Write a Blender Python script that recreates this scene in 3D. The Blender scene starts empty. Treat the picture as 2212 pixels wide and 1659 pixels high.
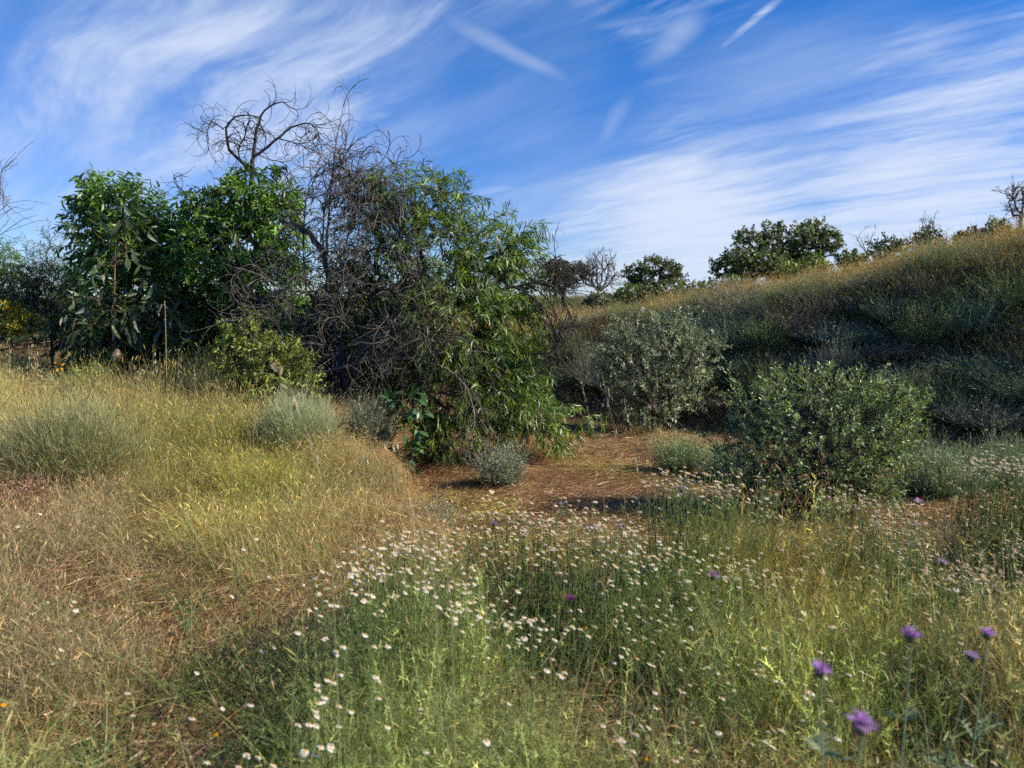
import bpy, math, random
import numpy as np
from mathutils import Matrix, Vector

# ------------------------------------------------------------------ camera, sky, sun, exposure
sc = bpy.context.scene
COL = sc.collection
FV, CX, CY, HZ = 1640.0, 1106.0, 829.5, 657.0       # focal length and centre of the 2212 x 1659 view of the photograph
PITCH = math.atan((CY - HZ) / FV)
CAMZ = 1.45
cd = bpy.data.cameras.new('camera')
cam = bpy.data.objects.new('camera', cd)
COL.objects.link(cam)
cam.location = (0, 0, CAMZ)
cam.rotation_euler = (math.pi / 2 - PITCH, 0, 0)
cd.sensor_width = 36.0
cd.lens = FV / 2212.0 * 36.0
cd.clip_start = 0.05
cd.clip_end = 3000
cd.dof.use_dof = True
cd.dof.focus_distance = 7.0
cd.dof.aperture_fstop = 3.2
sc.camera = cam

SUN_AZ, SUN_EL = math.radians(101), math.radians(33)   # azimuth measured from +Y (view direction) towards +X (right)
SUN_V = Vector((math.sin(SUN_AZ) * math.cos(SUN_EL), math.cos(SUN_AZ) * math.cos(SUN_EL), math.sin(SUN_EL)))
sd = bpy.data.lights.new('sun', 'SUN')
sd.energy = 5.0
sd.angle = math.radians(0.5)
sd.color = (1.0, 0.90, 0.74)
so = bpy.data.objects.new('sun', sd)
COL.objects.link(so)
so.location = (20, 10, 20)
so.rotation_euler = (-SUN_V).to_track_quat('-Z', 'Y').to_euler()

sc.view_settings.view_transform = 'Standard'
sc.view_settings.look = 'None'
sc.view_settings.gamma = 1.0
sc.view_settings.exposure = 0.62
sc.view_settings.use_curve_mapping = False
sc.render.engine = 'CYCLES'
sc.cycles.max_bounces = 4
sc.cycles.use_denoising = False
sc.cycles.use_adaptive_sampling = True
sc.cycles.adaptive_threshold = 0.022
sc.cycles.adaptive_min_samples = 12
sc.cycles.diffuse_bounces = 2
sc.cycles.glossy_bounces = 1
sc.cycles.transmission_bounces = 3
sc.cycles.transparent_max_bounces = 4
sc.cycles.caustics_reflective = False
sc.cycles.caustics_refractive = False


def vdir(xv, yv):
    X = (xv - CX) / FV
    Y = (CY - yv) / FV
    c, s = math.cos(PITCH), math.sin(PITCH)
    return np.array([X, c + Y * s, -s + Y * c])


def at(xv, yv, Y):
    d = vdir(xv, yv)
    return np.array([0, 0, CAMZ]) + d * (Y / d[1])


world = bpy.data.worlds.new('World')
sc.world = world
world.use_nodes = True
wt = world.node_tree
wt.nodes.clear()
WN = wt.nodes


def wsock(v, inp):
    if isinstance(v, (int, float)):
        inp.default_value = v
    elif isinstance(v, tuple):
        inp.default_value = v
    else:
        wt.links.new(v, inp)


def wm(op, a, b=0.0, c=0.0, clamp=False):
    n = WN.new('ShaderNodeMath'); n.operation = op; n.use_clamp = clamp
    wsock(a, n.inputs[0]); wsock(b, n.inputs[1]); wsock(c, n.inputs[2])
    return n.outputs[0]


def wv(op, a, b):
    n = WN.new('ShaderNodeVectorMath'); n.operation = op
    wsock(a, n.inputs[0]); wsock(b, n.inputs[1])
    return n.outputs['Value'] if op in ('DOT_PRODUCT', 'LENGTH') else n.outputs[0]


def wstep(v, lo, hi):
    n = WN.new('ShaderNodeMapRange'); n.interpolation_type = 'SMOOTHSTEP'
    wsock(v, n.inputs[0])
    n.inputs[1].default_value = lo; n.inputs[2].default_value = hi
    n.inputs[3].default_value = 0; n.inputs[4].default_value = 1
    return n.outputs[0]


def wnoise(vec, scale, detail=5, rough=0.55, dist=0.0):
    n = WN.new('ShaderNodeTexNoise')
    wsock(vec, n.inputs['Vector'])
    n.inputs['Scale'].default_value = scale; n.inputs['Detail'].default_value = detail
    n.inputs['Roughness'].default_value = rough; n.inputs['Distortion'].default_value = dist
    return n


sky = WN.new('ShaderNodeTexSky')
sky.sky_type = 'NISHITA'
sky.sun_disc = False
sky.sun_elevation = SUN_EL
sky.sun_rotation = SUN_AZ
sky.altitude = 200
sky.air_density = 1.0
sky.dust_density = 0.25
sky.ozone_density = 3.0
geo = WN.new('ShaderNodeTexCoord')
D = geo.outputs['Generated']
sep = WN.new('ShaderNodeSeparateXYZ'); wt.links.new(D, sep.inputs[0])
Dz = wm('ADD', wm('MAXIMUM', sep.outputs[2], 0.0), 0.13)
px_, py_ = wm('DIVIDE', sep.outputs[0], Dz), wm('DIVIDE', sep.outputs[1], Dz)


def comb(x, y, z=0.0):
    n = WN.new('ShaderNodeCombineXYZ'); wsock(x, n.inputs[0]); wsock(y, n.inputs[1]); wsock(z, n.inputs[2])
    return n.outputs[0]


P = comb(px_, py_)
warp = wnoise(P, 0.55, 3, 0.5)
warpv = wv('SUBTRACT', warp.outputs['Color'], (0.5, 0.5, 0.5))


def wscale(v, s):
    n = WN.new('ShaderNodeVectorMath'); n.operation = 'SCALE'
    wsock(v, n.inputs[0]); n.inputs['Scale'].default_value = s
    return n.outputs[0]


PW = wv('ADD', P, wscale(warpv, 0.55))
# the cirrus runs in long streaks: stretched along a direction slightly left of the view
sp2 = WN.new('ShaderNodeSeparateXYZ'); wt.links.new(PW, sp2.inputs[0])
ca, sa = math.cos(math.radians(42)), math.sin(math.radians(42))
al = wm('ADD', wm('MULTIPLY', sp2.outputs[0], -sa), wm('MULTIPLY', sp2.outputs[1], ca))
ac = wm('ADD', wm('MULTIPLY', sp2.outputs[0], ca), wm('MULTIPLY', sp2.outputs[1], sa))
st = comb(wm('MULTIPLY', ac, 2.0), wm('MULTIPLY', al, 0.42))
n1 = wnoise(st, 1.6, 7, 0.62, 0.2).outputs['Fac']
n2 = wnoise(PW, 0.65, 6, 0.62, 0.8).outputs['Fac']
nf = wnoise(comb(wm('MULTIPLY', ac, 5.0), wm('MULTIPLY', al, 1.5)), 2.4, 6, 0.66, 0.35).outputs['Fac']
dens = wm('ADD', wm('ADD', wm('MULTIPLY', n1, 0.54), wm('MULTIPLY', n2, 0.18)), wm('MULTIPLY', nf, 0.28))


def blob(xv, yv, r_in, r_out, amp):
    d = vdir(xv, yv); d = d / np.linalg.norm(d)
    dp = wv('DOT_PRODUCT', D, tuple(float(q) for q in d))
    return wm('MULTIPLY', wstep(dp, math.cos(math.radians(r_out)), math.cos(math.radians(r_in))), amp)


cov = None
for b in [(1750, 540, 2, 17, 0.11), (1380, 560, 1, 13, 0.16), (2150, 200, 2, 13, 0.06), (2100, 420, 2, 13, 0.07),
          (250, 260, 3, 16, 0.06), (620, 190, 1, 10, 0.05), (700, 60, 2, 12, 0.02), (120, 60, 1, 12, -0.02),
          (1000, 320, 2, 9, -0.12), (1230, 330, 1, 9, -0.10), (1700, 200, 1, 9, -0.10), (160, 500, 1, 9, -0.12), (1150, 230, 1, 9, -0.05), (1900, 60, 1, 9, -0.05)]:
    o = blob(*b)
    cov = o if cov is None else wm('ADD', cov, o)
cl = wstep(wm('ADD', dens, cov), 0.475, 0.82)
cl = wm('MULTIPLY', cl, 0.95)
for (bx_, by_, r0_, r1_, am_) in ((300, 260, 2, 13, 0.52), (700, 180, 1, 8, 0.30), (1750, 520, 3, 15, 0.45), (1250, 560, 1, 9, 0.40), (1000, 60, 1, 11, 0.22)):      # thin veils of cirrus
    veil = wm('MULTIPLY', blob(bx_, by_, r0_, r1_ * 1.25, am_ * .8), wm('ADD', 0.35, wstep(n1, .3, .7)))
    cl = wm('SUBTRACT', 1.0, wm('MULTIPLY', wm('SUBTRACT', 1.0, cl), wm('SUBTRACT', 1.0, veil)))


def streak(x1, y1, x2, y2, w, amp, ragged):
    """a contrail or ray of cirrus on the cloud plane between two directions"""
    def pl(xv, yv):
        d = vdir(xv, yv); d = d / np.linalg.norm(d)
        return np.array([d[0], d[1]]) / (max(d[2], 0) + 0.13)
    a, b = pl(x1, y1), pl(x2, y2)
    ab = b - a; L = np.linalg.norm(ab); u = ab / L; nrm = np.array([-u[1], u[0]])
    base = wv('ADD', P, wscale(warpv, ragged))
    rel = wv('SUBTRACT', base, (float(a[0]), float(a[1]), 0.0))
    t = wv('DOT_PRODUCT', rel, (float(u[0]), float(u[1]), 0.0))
    s = wm('ABSOLUTE', wv('DOT_PRODUCT', rel, (float(nrm[0]), float(nrm[1]), 0.0)))
    across = wm('POWER', wm('SUBTRACT', 1.0, wstep(s, 0.0, w * 1.25)), 1.3)
    along = wm('MULTIPLY', wstep(t, -0.15 * L, 0.45 * L), wm('SUBTRACT', 1.0, wstep(t, 0.6 * L, 1.15 * L)))
    tex = wm('ADD', 0.15, wm('MULTIPLY', wstep(nf if ragged < .1 else n2, .25, .72), 1.0))
    return wm('MULTIPLY', wm('MULTIPLY', wm('MULTIPLY', across, along), tex), amp)


for s in [(1700, -15, 1550, 110, 0.022, 0.80, 0.03), (1540, -20, 1405, 160, 0.085, 0.50, 0.45), (860, -30, 1275, 200, 0.075, 0.45, 0.45),
          (1400, 190, 1290, 335, 0.055, 0.33, 0.3), (2240, 60, 1720, 285, 0.09, 0.55, 0.25), (20, 10, 390, 130, 0.05, 0.28, 0.2),
          (810, 110, 480, 215, 0.06, 0.35, 0.3), (1130, 398, 1000, 425, 0.10, 0.55, 0.2), (870, 240, 740, 265, 0.08, 0.35, 0.2),
          (2230, 275, 2080, 335, 0.06, 0.5, 0.25), (1480, 20, 1240, 60, 0.05, 0.25, 0.25), (2230, 380, 1880, 455, 0.16, 0.45, 0.2)]:
    cl = wm('MAXIMUM', cl, streak(*s))
cl = wm('MULTIPLY', cl, wstep(sep.outputs[2], -0.02, 0.02), clamp=True)
# keep the Nishita colour but as deep a blue as the photograph's
hsv = WN.new('ShaderNodeHueSaturation')
hsv.inputs['Saturation'].default_value = 1.48
hsv.inputs['Value'].default_value = 1.02
hsv.inputs['Hue'].default_value = 0.514
wt.links.new(sky.outputs[0], hsv.inputs['Color'])
mix = WN.new('ShaderNodeMix'); mix.data_type = 'RGBA'
wt.links.new(cl, mix.inputs['Factor'])
low = WN.new('ShaderNodeMix'); low.data_type = 'RGBA'; low.blend_type = 'MULTIPLY'
wt.links.new(wm('SUBTRACT', 1.0, wstep(sep.outputs[2], 0.0, 0.42)), low.inputs['Factor'])
wt.links.new(hsv.outputs[0], low.inputs['A'])
low.inputs['B'].default_value = (0.55, 0.66, 0.96, 1)
wt.links.new(low.outputs['Result'], mix.inputs['A'])
mix.inputs['B'].default_value = (4.5, 5.15, 6.4, 1)
bg = WN.new('ShaderNodeBackground')
bg.inputs['Strength'].default_value = 0.10
wt.links.new(mix.outputs['Result'], bg.inputs['Color'])
wo = WN.new('ShaderNodeOutputWorld')
wt.links.new(bg.outputs[0], wo.inputs[0])

# ------------------------------------------------------------------ helpers
RNG = np.random.default_rng(7)


def sm(t):
    t = np.clip(t, 0, 1)
    return t * t * (3 - 2 * t)


_tab = np.random.default_rng(99).random((256, 256))


def vnoise(x, y):
    xi = np.floor(x).astype(int); yi = np.floor(y).astype(int)
    fx = sm(x - xi); fy = sm(y - yi)
    a = _tab[xi % 256, yi % 256]; b = _tab[(xi + 1) % 256, yi % 256]
    c = _tab[xi % 256, (yi + 1) % 256]; d = _tab[(xi + 1) % 256, (yi + 1) % 256]
    return (a * (1 - fx) + b * fx) * (1 - fy) + (c * (1 - fx) + d * fx) * fy


def fbm(x, y, f=1.0, o=4):
    s = 0; a = 0.5; t = 0
    for i in range(o):
        s = s + a * vnoise(x * f + 17.3 * i, y * f + 5.1 * i); t += a; a *= 0.5; f *= 2.03
    return s / t - 0.5


def edge_x(y):            # the lip of the left terrace above the gully
    return np.interp(y, [3, 4.5, 5.5, 8, 10, 13, 20], [-0.2, -0.55, -0.85, -1.35, -2.0, -3.5, -9])


def toe_s(x, y):          # distance behind the toe line of the right bank
    return (x - 1.1) * 0.68 + (y - 12.0) * 0.733


def toe_t(x, y):          # distance along the toe line, growing towards the right and the camera
    return (x - 1.1) * 0.733 - (y - 12.0) * 0.68


def bank_w(x, y):         # width of the slope
    return np.interp(toe_t(x, y), [-6, -2, 5], [3.0, 3.4, 3.7])


def hgt(x, y):
    x = np.asarray(x, float); y = np.asarray(y, float)
    left = sm((edge_x(y) - x) / 0.7 + 0.5)
    terr = 0.28 * sm((y - 3.8) / 5.5) + 0.10 * sm((-x - 2.5) / 4) * sm((y - 3) / 3)
    gul = -0.42 * sm((y - 4.2) / 1.7)
    z = left * terr + (1 - left) * gul
    s = toe_s(x, y)
    Hc = np.interp(toe_t(x, y), [-25, -8, -2.86, -1.1, 1.8, 5.3, 8, 20], [0.7, 0.6, 0.74, 1.02, 1.50, 2.12, 2.40, 2.9])
    wd = bank_w(x, y)
    far = sm((s - 5) / 30)
    Hf = Hc * (1 - far) + 1.3 * far
    k = sm(s / wd)
    z = z * (1 - k) + Hf * k
    rr = np.hypot(x, y)
    lip = np.exp(-((x - edge_x(y)) / 0.6) ** 2) * sm((y - 4) / 1) * sm((12 - y) / 2)
    z = z + fbm(x, y, 0.9, 4) * (0.10 + 0.22 * k * sm((18 - y) / 4)) + fbm(x + 40, y, 5.0, 3) * (0.035 + .10 * lip + .05 * k * sm((18 - y) / 4)) + fbm(x + 9, y, 2.2, 3) * .12 * lip
    z = z + sm((rr - 60) / 200) * fbm(x, y, 0.012, 3) * 4
    return z


def gz(x, y):
    return float(hgt(np.array([x]), np.array([y]))[0])


def proj(p):
    """world points -> pixel in the 2212-wide view (used only to look up which ground cover grows where)"""
    p = np.asarray(p, float)
    c, s = math.cos(PITCH), math.sin(PITCH)
    z = p[..., 2] - CAMZ
    fwd = p[..., 1] * c - z * s
    up = p[..., 1] * s + z * c
    fwd = np.maximum(fwd, 0.05)
    return CX + p[..., 0] / fwd * FV, CY - up / fwd * FV


def mat(name):
    m = bpy.data.materials.new(name); m.use_nodes = True
    m.node_tree.nodes.clear()
    return m, m.node_tree


def plant_mat(name, trans=0.35, gloss=0.06, rough=0.4, inst=False, tmul=(1.15, 1.25, 0.55)):
    m, t = mat(name)
    N, Lk = t.nodes, t.links
    a = N.new('ShaderNodeAttribute'); a.attribute_name = 'col'
    col = a.outputs['Color']
    if inst:
        b = N.new('ShaderNodeAttribute'); b.attribute_type = 'INSTANCER'; b.attribute_name = 'tint'
        mx = N.new('ShaderNodeMix'); mx.data_type = 'RGBA'; mx.blend_type = 'MULTIPLY'; mx.inputs['Factor'].default_value = 1
        Lk.new(col, mx.inputs['A']); Lk.new(b.outputs['Color'], mx.inputs['B'])
        col = mx.outputs['Result']
    d = N.new('ShaderNodeBsdfDiffuse'); Lk.new(col, d.inputs['Color'])
    tr = N.new('ShaderNodeBsdfTranslucent')
    m2 = N.new('ShaderNodeMix'); m2.data_type = 'RGBA'; m2.blend_type = 'MULTIPLY'; m2.inputs['Factor'].default_value = 1
    Lk.new(col, m2.inputs['A']); m2.inputs['B'].default_value = (*tmul, 1)
    Lk.new(m2.outputs['Result'], tr.inputs['Color'])
    s1 = N.new('ShaderNodeMixShader'); s1.inputs[0].default_value = trans
    Lk.new(d.outputs[0], s1.inputs[1]); Lk.new(tr.outputs[0], s1.inputs[2])
    g = N.new('ShaderNodeBsdfGlossy'); g.inputs['Roughness'].default_value = rough
    s2 = N.new('ShaderNodeMixShader'); s2.inputs[0].default_value = gloss
    Lk.new(s1.outputs[0], s2.inputs[1]); Lk.new(g.outputs[0], s2.inputs[2])
    o = N.new('ShaderNodeOutputMaterial'); Lk.new(s2.outputs[0], o.inputs[0])
    return m


def wood_mat(name, c1, c2, scale=30):
    m, t = mat(name)
    N, Lk = t.nodes, t.links
    tc = N.new('ShaderNodeTexCoord')
    n = N.new('ShaderNodeTexNoise'); n.inputs['Scale'].default_value = scale; n.inputs['Detail'].default_value = 4
    Lk.new(tc.outputs['Object'], n.inputs['Vector'])
    r = N.new('ShaderNodeValToRGB'); r.color_ramp.elements[0].position = .35; r.color_ramp.elements[1].position = .68
    r.color_ramp.elements[0].color = (*c1, 1); r.color_ramp.elements[1].color = (*c2, 1)
    Lk.new(n.outputs['Fac'], r.inputs[0])
    b = N.new('ShaderNodeBsdfPrincipled'); b.inputs['Roughness'].default_value = 0.8
    Lk.new(r.outputs[0], b.inputs['Base Color'])
    bp = N.new('ShaderNodeBump'); bp.inputs['Strength'].default_value = .5; bp.inputs['Distance'].default_value = .004
    Lk.new(n.outputs['Fac'], bp.inputs['Height']); Lk.new(bp.outputs[0], b.inputs['Normal'])
    o = N.new('ShaderNodeOutputMaterial'); Lk.new(b.outputs[0], o.inputs[0])
    return m


M_LEAF = plant_mat('acacia_leaf', 0.44, 0.05, 0.42)
M_FOL = plant_mat('shrub_leaf', 0.28, 0.05, 0.45)
M_STEM = plant_mat('soft_stem', 0.18, 0.03, 0.5, tmul=(1, 1, .8))
M_OAK = plant_mat('oak_leaf', 0.22, 0.04, 0.45)
M_PETAL = plant_mat('petal', 0.35, 0.0, 0.5, tmul=(1, 1, 1))
M_GRASS = plant_mat('grass_blade', 0.40, 0.03, 0.4, inst=True, tmul=(1.1, 1.1, .75))
M_STRAW = plant_mat('straw', 0.22, 0.05, 0.4, inst=True, tmul=(1.1, 1.0, .8))
M_CLOD = plant_mat('clod_earth', 0.0, 0.02, 0.7, inst=True)
M_BARK = wood_mat('acacia_bark', (.05, .035, .025), (.14, .10, .07), 25)
M_DEAD = wood_mat('dead_wood', (.045, .036, .03), (.15, .115, .09), 18)
M_DEADGREY = wood_mat('dead_grey_wood', (.07, .06, .05), (.21, .175, .145), 18)
M_BURNT = wood_mat('dark_dead_wood', (.016, .013, .012), (.06, .045, .035), 18)
M_OAKBARK = wood_mat('oak_bark', (.04, .032, .025), (.11, .09, .07), 10)


def qmesh(name, V, F, C=None, M=None, smooth=False):
    me = bpy.data.meshes.new(name)
    V = np.ascontiguousarray(V.reshape(-1, 3), dtype=np.float32)
    F = np.ascontiguousarray(F.reshape(-1, 4), dtype=np.int32)
    me.vertices.add(len(V)); me.vertices.foreach_set('co', V.ravel())
    me.loops.add(F.size); me.loops.foreach_set('vertex_index', F.ravel())
    me.polygons.add(len(F)); me.polygons.foreach_set('loop_start', np.arange(0, F.size, 4, dtype=np.int32))
    try:
        me.polygons.foreach_set('loop_total', np.full(len(F), 4, dtype=np.int32))
    except Exception:
        pass
    if C is not None:
        at_ = me.attributes.new('col', 'FLOAT_COLOR', 'POINT')
        CC = np.ones((len(V), 4), np.float32); CC[:, :3] = C.reshape(-1, 3)
        at_.data.foreach_set('color', CC.ravel())
    me.update(calc_edges=True)
    if smooth:
        me.polygons.foreach_set('use_smooth', np.ones(len(F), dtype=bool))
    if M:
        me.materials.append(M)
    return me


class Geo:
    """collects quads with colours"""
    def __init__(s): s.V = []; s.F = []; s.C = []; s.n = 0

    def add(s, V, F, C=None):
        V = V.reshape(-1, 3); F = F.reshape(-1, 4)
        if C is None: C = np.ones_like(V)
        s.V.append(V); s.F.append(F + s.n); s.C.append(np.broadcast_to(C, V.shape).reshape(-1, 3)); s.n += len(V)

    def mesh(s, name, M, smooth=False):
        return qmesh(name, np.concatenate(s.V), np.concatenate(s.F), np.concatenate(s.C), M, smooth)


def norm(v):
    return v / np.maximum(np.linalg.norm(v, axis=-1, keepdims=True), 1e-9)


def rvec(n, rng):
    return norm(rng.normal(size=(n, 3)))


def strips(P, T, L, W, B, nseg=3, prof=None, S=None, rng=RNG):
    """N curved ribbons: base P, direction T, length L, width W, bend B (added with t squared)"""
    N = len(P); t = np.linspace(0, 1, nseg + 1)
    if prof is None: prof = np.linspace(1, 0.15, nseg + 1)
    T = norm(T)
    L = np.broadcast_to(L, (N,)); W = np.broadcast_to(W, (N,))
    if S is None:
        S = rng.normal(size=(N, 3)); S[:, 2] *= 0.3
    S = norm(np.cross(T, np.cross(S, T)))
    c = P[:, None, :] + T[:, None, :] * (L[:, None, None] * t[None, :, None]) + B[:, None, :] * (L[:, None, None] * (t ** 2)[None, :, None])
    off = S[:, None, :] * (W[:, None, None] * 0.5 * np.asarray(prof)[None, :, None])
    V = np.stack([c - off, c + off], axis=2)
    k = 2 * (nseg + 1)
    f = np.array([[2 * i, 2 * i + 1, 2 * i + 3, 2 * i + 2] for i in range(nseg)])
    F = f[None] + (np.arange(N) * k)[:, None, None]
    return V.reshape(N, k, 3), F


def tubes(PL, R, sides=4):
    """PL [M,K,3], R [M,K]"""
    M, K, _ = PL.shape
    T = np.zeros_like(PL); T[:, 1:-1] = PL[:, 2:] - PL[:, :-2]; T[:, 0] = PL[:, 1] - PL[:, 0]; T[:, -1] = PL[:, -1] - PL[:, -2]
    T = norm(T)
    main = norm(PL[:, -1] - PL[:, 0] + 1e-6)
    ref = np.where(np.abs(main[:, 2:3]) > 0.8, np.array([[1., 0.2, 0]]), np.array([[0, 0.15, 1.]]))
    ref = np.broadcast_to(ref[:, None], PL.shape)
    A = norm(np.cross(T, ref)); Bv = np.cross(T, A)
    an = np.arange(sides) / sides * 2 * np.pi
    V = PL[:, :, None] + R[:, :, None, None] * (A[:, :, None] * np.cos(an)[None, None, :, None] + Bv[:, :, None] * np.sin(an)[None, None, :, None])
    f = []
    for i in range(K - 1):
        for j in range(sides):
            j2 = (j + 1) % sides
            f.append([i * sides + j, i * sides + j2, (i + 1) * sides + j2, (i + 1) * sides + j])
    F = np.array(f)[None] + (np.arange(M) * K * sides)[:, None, None]
    return V, F


def resample(pts, K):
    pts = np.asarray(pts, float)
    d = np.r_[0, np.cumsum(np.linalg.norm(np.diff(pts, axis=0), axis=1))]
    # smooth by Catmull-like interpolation on each axis
    t = np.linspace(0, d[-1], K)
    out = np.stack([np.interp(t, d, pts[:, i]) for i in range(3)], 1)
    if len(pts) > 2 and K > 6:
        for _ in range(2):
            o = out.copy(); o[1:-1] = (out[:-2] + 2 * out[1:-1] + out[2:]) / 4; out = o
    return out


def empty(name, label, cat, loc, group=None):
    o = bpy.data.objects.new(name, None); COL.objects.link(o)
    o.location = loc; o.empty_display_size = 0.1
    o['label'] = label; o['category'] = cat
    if group: o['group'] = group
    return o


def link(name, me, parent=None, label=None, cat=None, group=None, kind=None, world_coords=True):
    o = bpy.data.objects.new(name, me); COL.objects.link(o)
    if parent is not None:
        o.parent = parent
        if world_coords:
            o.location = -Vector(parent.location)
    if label: o['label'] = label
    if cat: o['category'] = cat
    if group: o['group'] = group
    if kind: o['kind'] = kind
    return o


def leaf_template(kind):
    """unit leaf: length 1 along +Y, width given, folded on its midrib and curved"""
    n, w, sick, droop, fold = dict(acacia=(3, .27, .10, -.16, .25), willow=(3, .14, .10, -.10, .2), broad=(4, .52, .05, -.15, .25), small=(2, .34, 0.0, -.05, .2),
                                   tiny=(1, .5, 0, 0, 0))[kind]
    t = np.linspace(0, 1, n + 1)
    if kind == 'tiny':
        V = np.array([[0, 0, 0], [.30, .5, .03], [0, 1, 0], [-.30, .5, .03]], float)
        return V, np.array([[0, 1, 2, 3]])
    wd = w * np.sin(np.pi * np.clip(t * 0.93 + 0.05, 0, 1)) ** 0.75 * 0.5
    cx = sick * np.sin(np.pi * t); cz = droop * t ** 2
    V = []
    for i in range(n + 1):
        V += [[cx[i] - wd[i], t[i], cz[i] + fold * wd[i]], [cx[i], t[i], cz[i]], [cx[i] + wd[i], t[i], cz[i] + fold * wd[i]]]
    F = []
    for i in range(n):
        a = 3 * i
        F += [[a, a + 1, a + 4, a + 3], [a + 1, a + 2, a + 5, a + 4]]
    return np.array(V, float), np.array(F)


TPL = {k: leaf_template(k) for k in ('acacia', 'willow', 'broad', 'small', 'tiny')}


def frames(Dr, rng, roll=None):
    """rotation matrices with Y along Dr, Z roughly up with random roll"""
    Dr = norm(Dr)
    up = np.zeros_like(Dr); up[:, 2] = 1
    if roll is None: roll = 0.9
    up = norm(up + rng.normal(size=Dr.shape) * roll)
    X = norm(np.cross(Dr, up)); Z = np.cross(X, Dr)
    return np.stack([X, Dr, Z], axis=2)


def place(tp, P, R, S, jit=0.0):
    tv, tf = tp
    V = P[:, None, :] + np.einsum('nij,kj->nki', R, tv) * S[:, None, None]
    F = tf[None] + (np.arange(len(P)) * len(tv))[:, None, None]
    return V, F


def palette(n, cols, rng, jit=0.18):
    cols = np.array(cols); i = rng.integers(0, len(cols), n)
    j = rng.integers(0, len(cols), n); k = rng.random((n, 1)) * .5
    c = cols[i] * (1 - k) + cols[j] * k
    return c * np.exp(rng.normal(size=(n, 1)) * jit)


def skeleton(trunk, targets, rng, up=0.35, tip=0.004, power=0.45, maxr=0.09, K=6):
    """greedy branching: every target joins the nearest suitable node with a curved path. returns paths, radii, tip dirs"""
    trunk = np.asarray(trunk, float)
    nodes = [p for p in trunk]; par = [-1] + list(range(len(trunk) - 1))
    ndir = [norm(trunk[min(i + 1, len(trunk) - 1)] - trunk[max(i - 1, 0)]) for i in range(len(trunk))]
    root = trunk[0]
    cen = trunk[len(trunk) // 2]
    order = np.argsort(np.linalg.norm(targets - cen, axis=1))
    paths = []
    NA = np.array(nodes)
    for ti in order:
        t = targets[ti]
        dv = t - NA
        dist = np.linalg.norm(dv, axis=1)
        along = np.einsum('ij,ij->i', norm(dv), np.array(ndir))
        cost = dist * (1.35 - 0.55 * along) + 0.02 * np.arange(len(NA)) / len(NA)
        cost[0] += 0.3
        j = int(np.argmin(cost)); a = NA[j]; d = dist[j]
        c = a + ndir[j] * d * 0.4 + np.array([0, 0, up]) * d * 0.25 + rng.normal(size=3) * d * 0.06
        s = np.linspace(0, 1, K)[:, None]
        pts = (1 - s) ** 2 * a + 2 * s * (1 - s) * c + s ** 2 * t
        pts[1:-1] += rng.normal(size=(K - 2, 3)) * d * 0.02
        idx = [j]; prev = j
        for q in range(1, K):
            nodes.append(pts[q]); par.append(prev); ndir.append(norm(pts[q] - pts[q - 1])); prev = len(nodes) - 1; idx.append(prev)
        NA = np.array(nodes)
        paths.append(idx)
    cnt = np.zeros(len(nodes))
    for idx in paths: cnt[idx[-1]] += 1
    for i in range(len(nodes) - 1, 0, -1):
        cnt[par[i]] += cnt[i]
    rad = np.minimum(tip * np.maximum(cnt, 1) ** power, maxr)
    PL = np.array([NA[i] for i in paths]); R = np.array([np.r_[min(rad[i[0]], rad[i[1]] * 1.25), rad[i[1:]]] for i in paths])
    tips = NA[[i[-1] for i in paths]]; td = np.array([ndir[i[-1]] for i in paths])
    tr = (trunk, np.maximum(rad[:len(trunk)], 0.0))
    return PL, R, tips, td, tr


def blob_points(blobs, n, rng, shell=0.5):
    """points in a union of ellipsoids (centre, radii); the shell share lies near the surface, returned with outward direction"""
    vol = np.array([b[1][0] * b[1][2] for b in blobs]) ** 1.0
    idx = rng.choice(len(blobs), n, p=vol / vol.sum())
    C = np.array([b[0] for b in blobs])[idx]; R = np.array([b[1] for b in blobs])[idx]
    u = rvec(n, rng)
    r = np.where(rng.random(n) < shell, 0.8 + 0.2 * rng.random(n), rng.random(n) ** (1 / 2.4))
    return C + u * R * r[:, None], norm(u / R)


def vb(xv, yv, rx, rz, Y, ry=None):
    """ellipsoid from its place in the view and its true distance"""
    p = at(xv, yv, Y); k = Y / FV
    return (p, np.array([rx * k, (ry if ry else rx * k), rz * k]))


def twig_leaves(tips, td, per, tl, leaf, kind, cols, rng, out=None, grav=0.3, spread=0.8, roll=0.9, jit=.2, depth=1.0):
    """a twig end at each tip carrying leaves along its length. returns leaf P,R,S,C and twig strips"""
    n = len(tips)
    if out is None: out = td
    dr = norm(td * 0.6 + out * 0.7 + rng.normal(size=(n, 3)) * 0.35 + np.array([0, 0, 0.25]))
    bend = np.zeros((n, 3)); bend[:, 2] = -grav
    ln = tl * rng.uniform(.6, 1.3, n)
    TV, TF = strips(tips, dr, ln, 0.006, bend, 4, rng=rng)
    t = (np.arange(per) + rng.random((n, per))) / per
    base = tips[:, None] + dr[:, None] * (ln[:, None] * t)[..., None] + bend[:, None] * (ln[:, None] * t ** 2)[..., None]
    tang = norm(dr[:, None] + 2 * bend[:, None] * t[..., None])
    side = norm(np.cross(np.broadcast_to(tang, base.shape), rng.normal(size=base.shape)))
    ld = norm(tang * 0.55 + side * spread + np.array([0, 0, -grav * 1.2]))
    N = n * per
    base = base.reshape(-1, 3); ld = ld.reshape(-1, 3)
    R = frames(ld, rng, roll)
    S = leaf * rng.uniform(.6, 1.25, N)
    twigc = np.repeat(palette(n, cols, rng, jit * 1.1), per, axis=0)
    C = twigc * np.exp(rng.normal(size=(N, 1)) * jit * .7)
    return (base, R, S, C), (TV, TF)


LEAFMESH = {}


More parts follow.
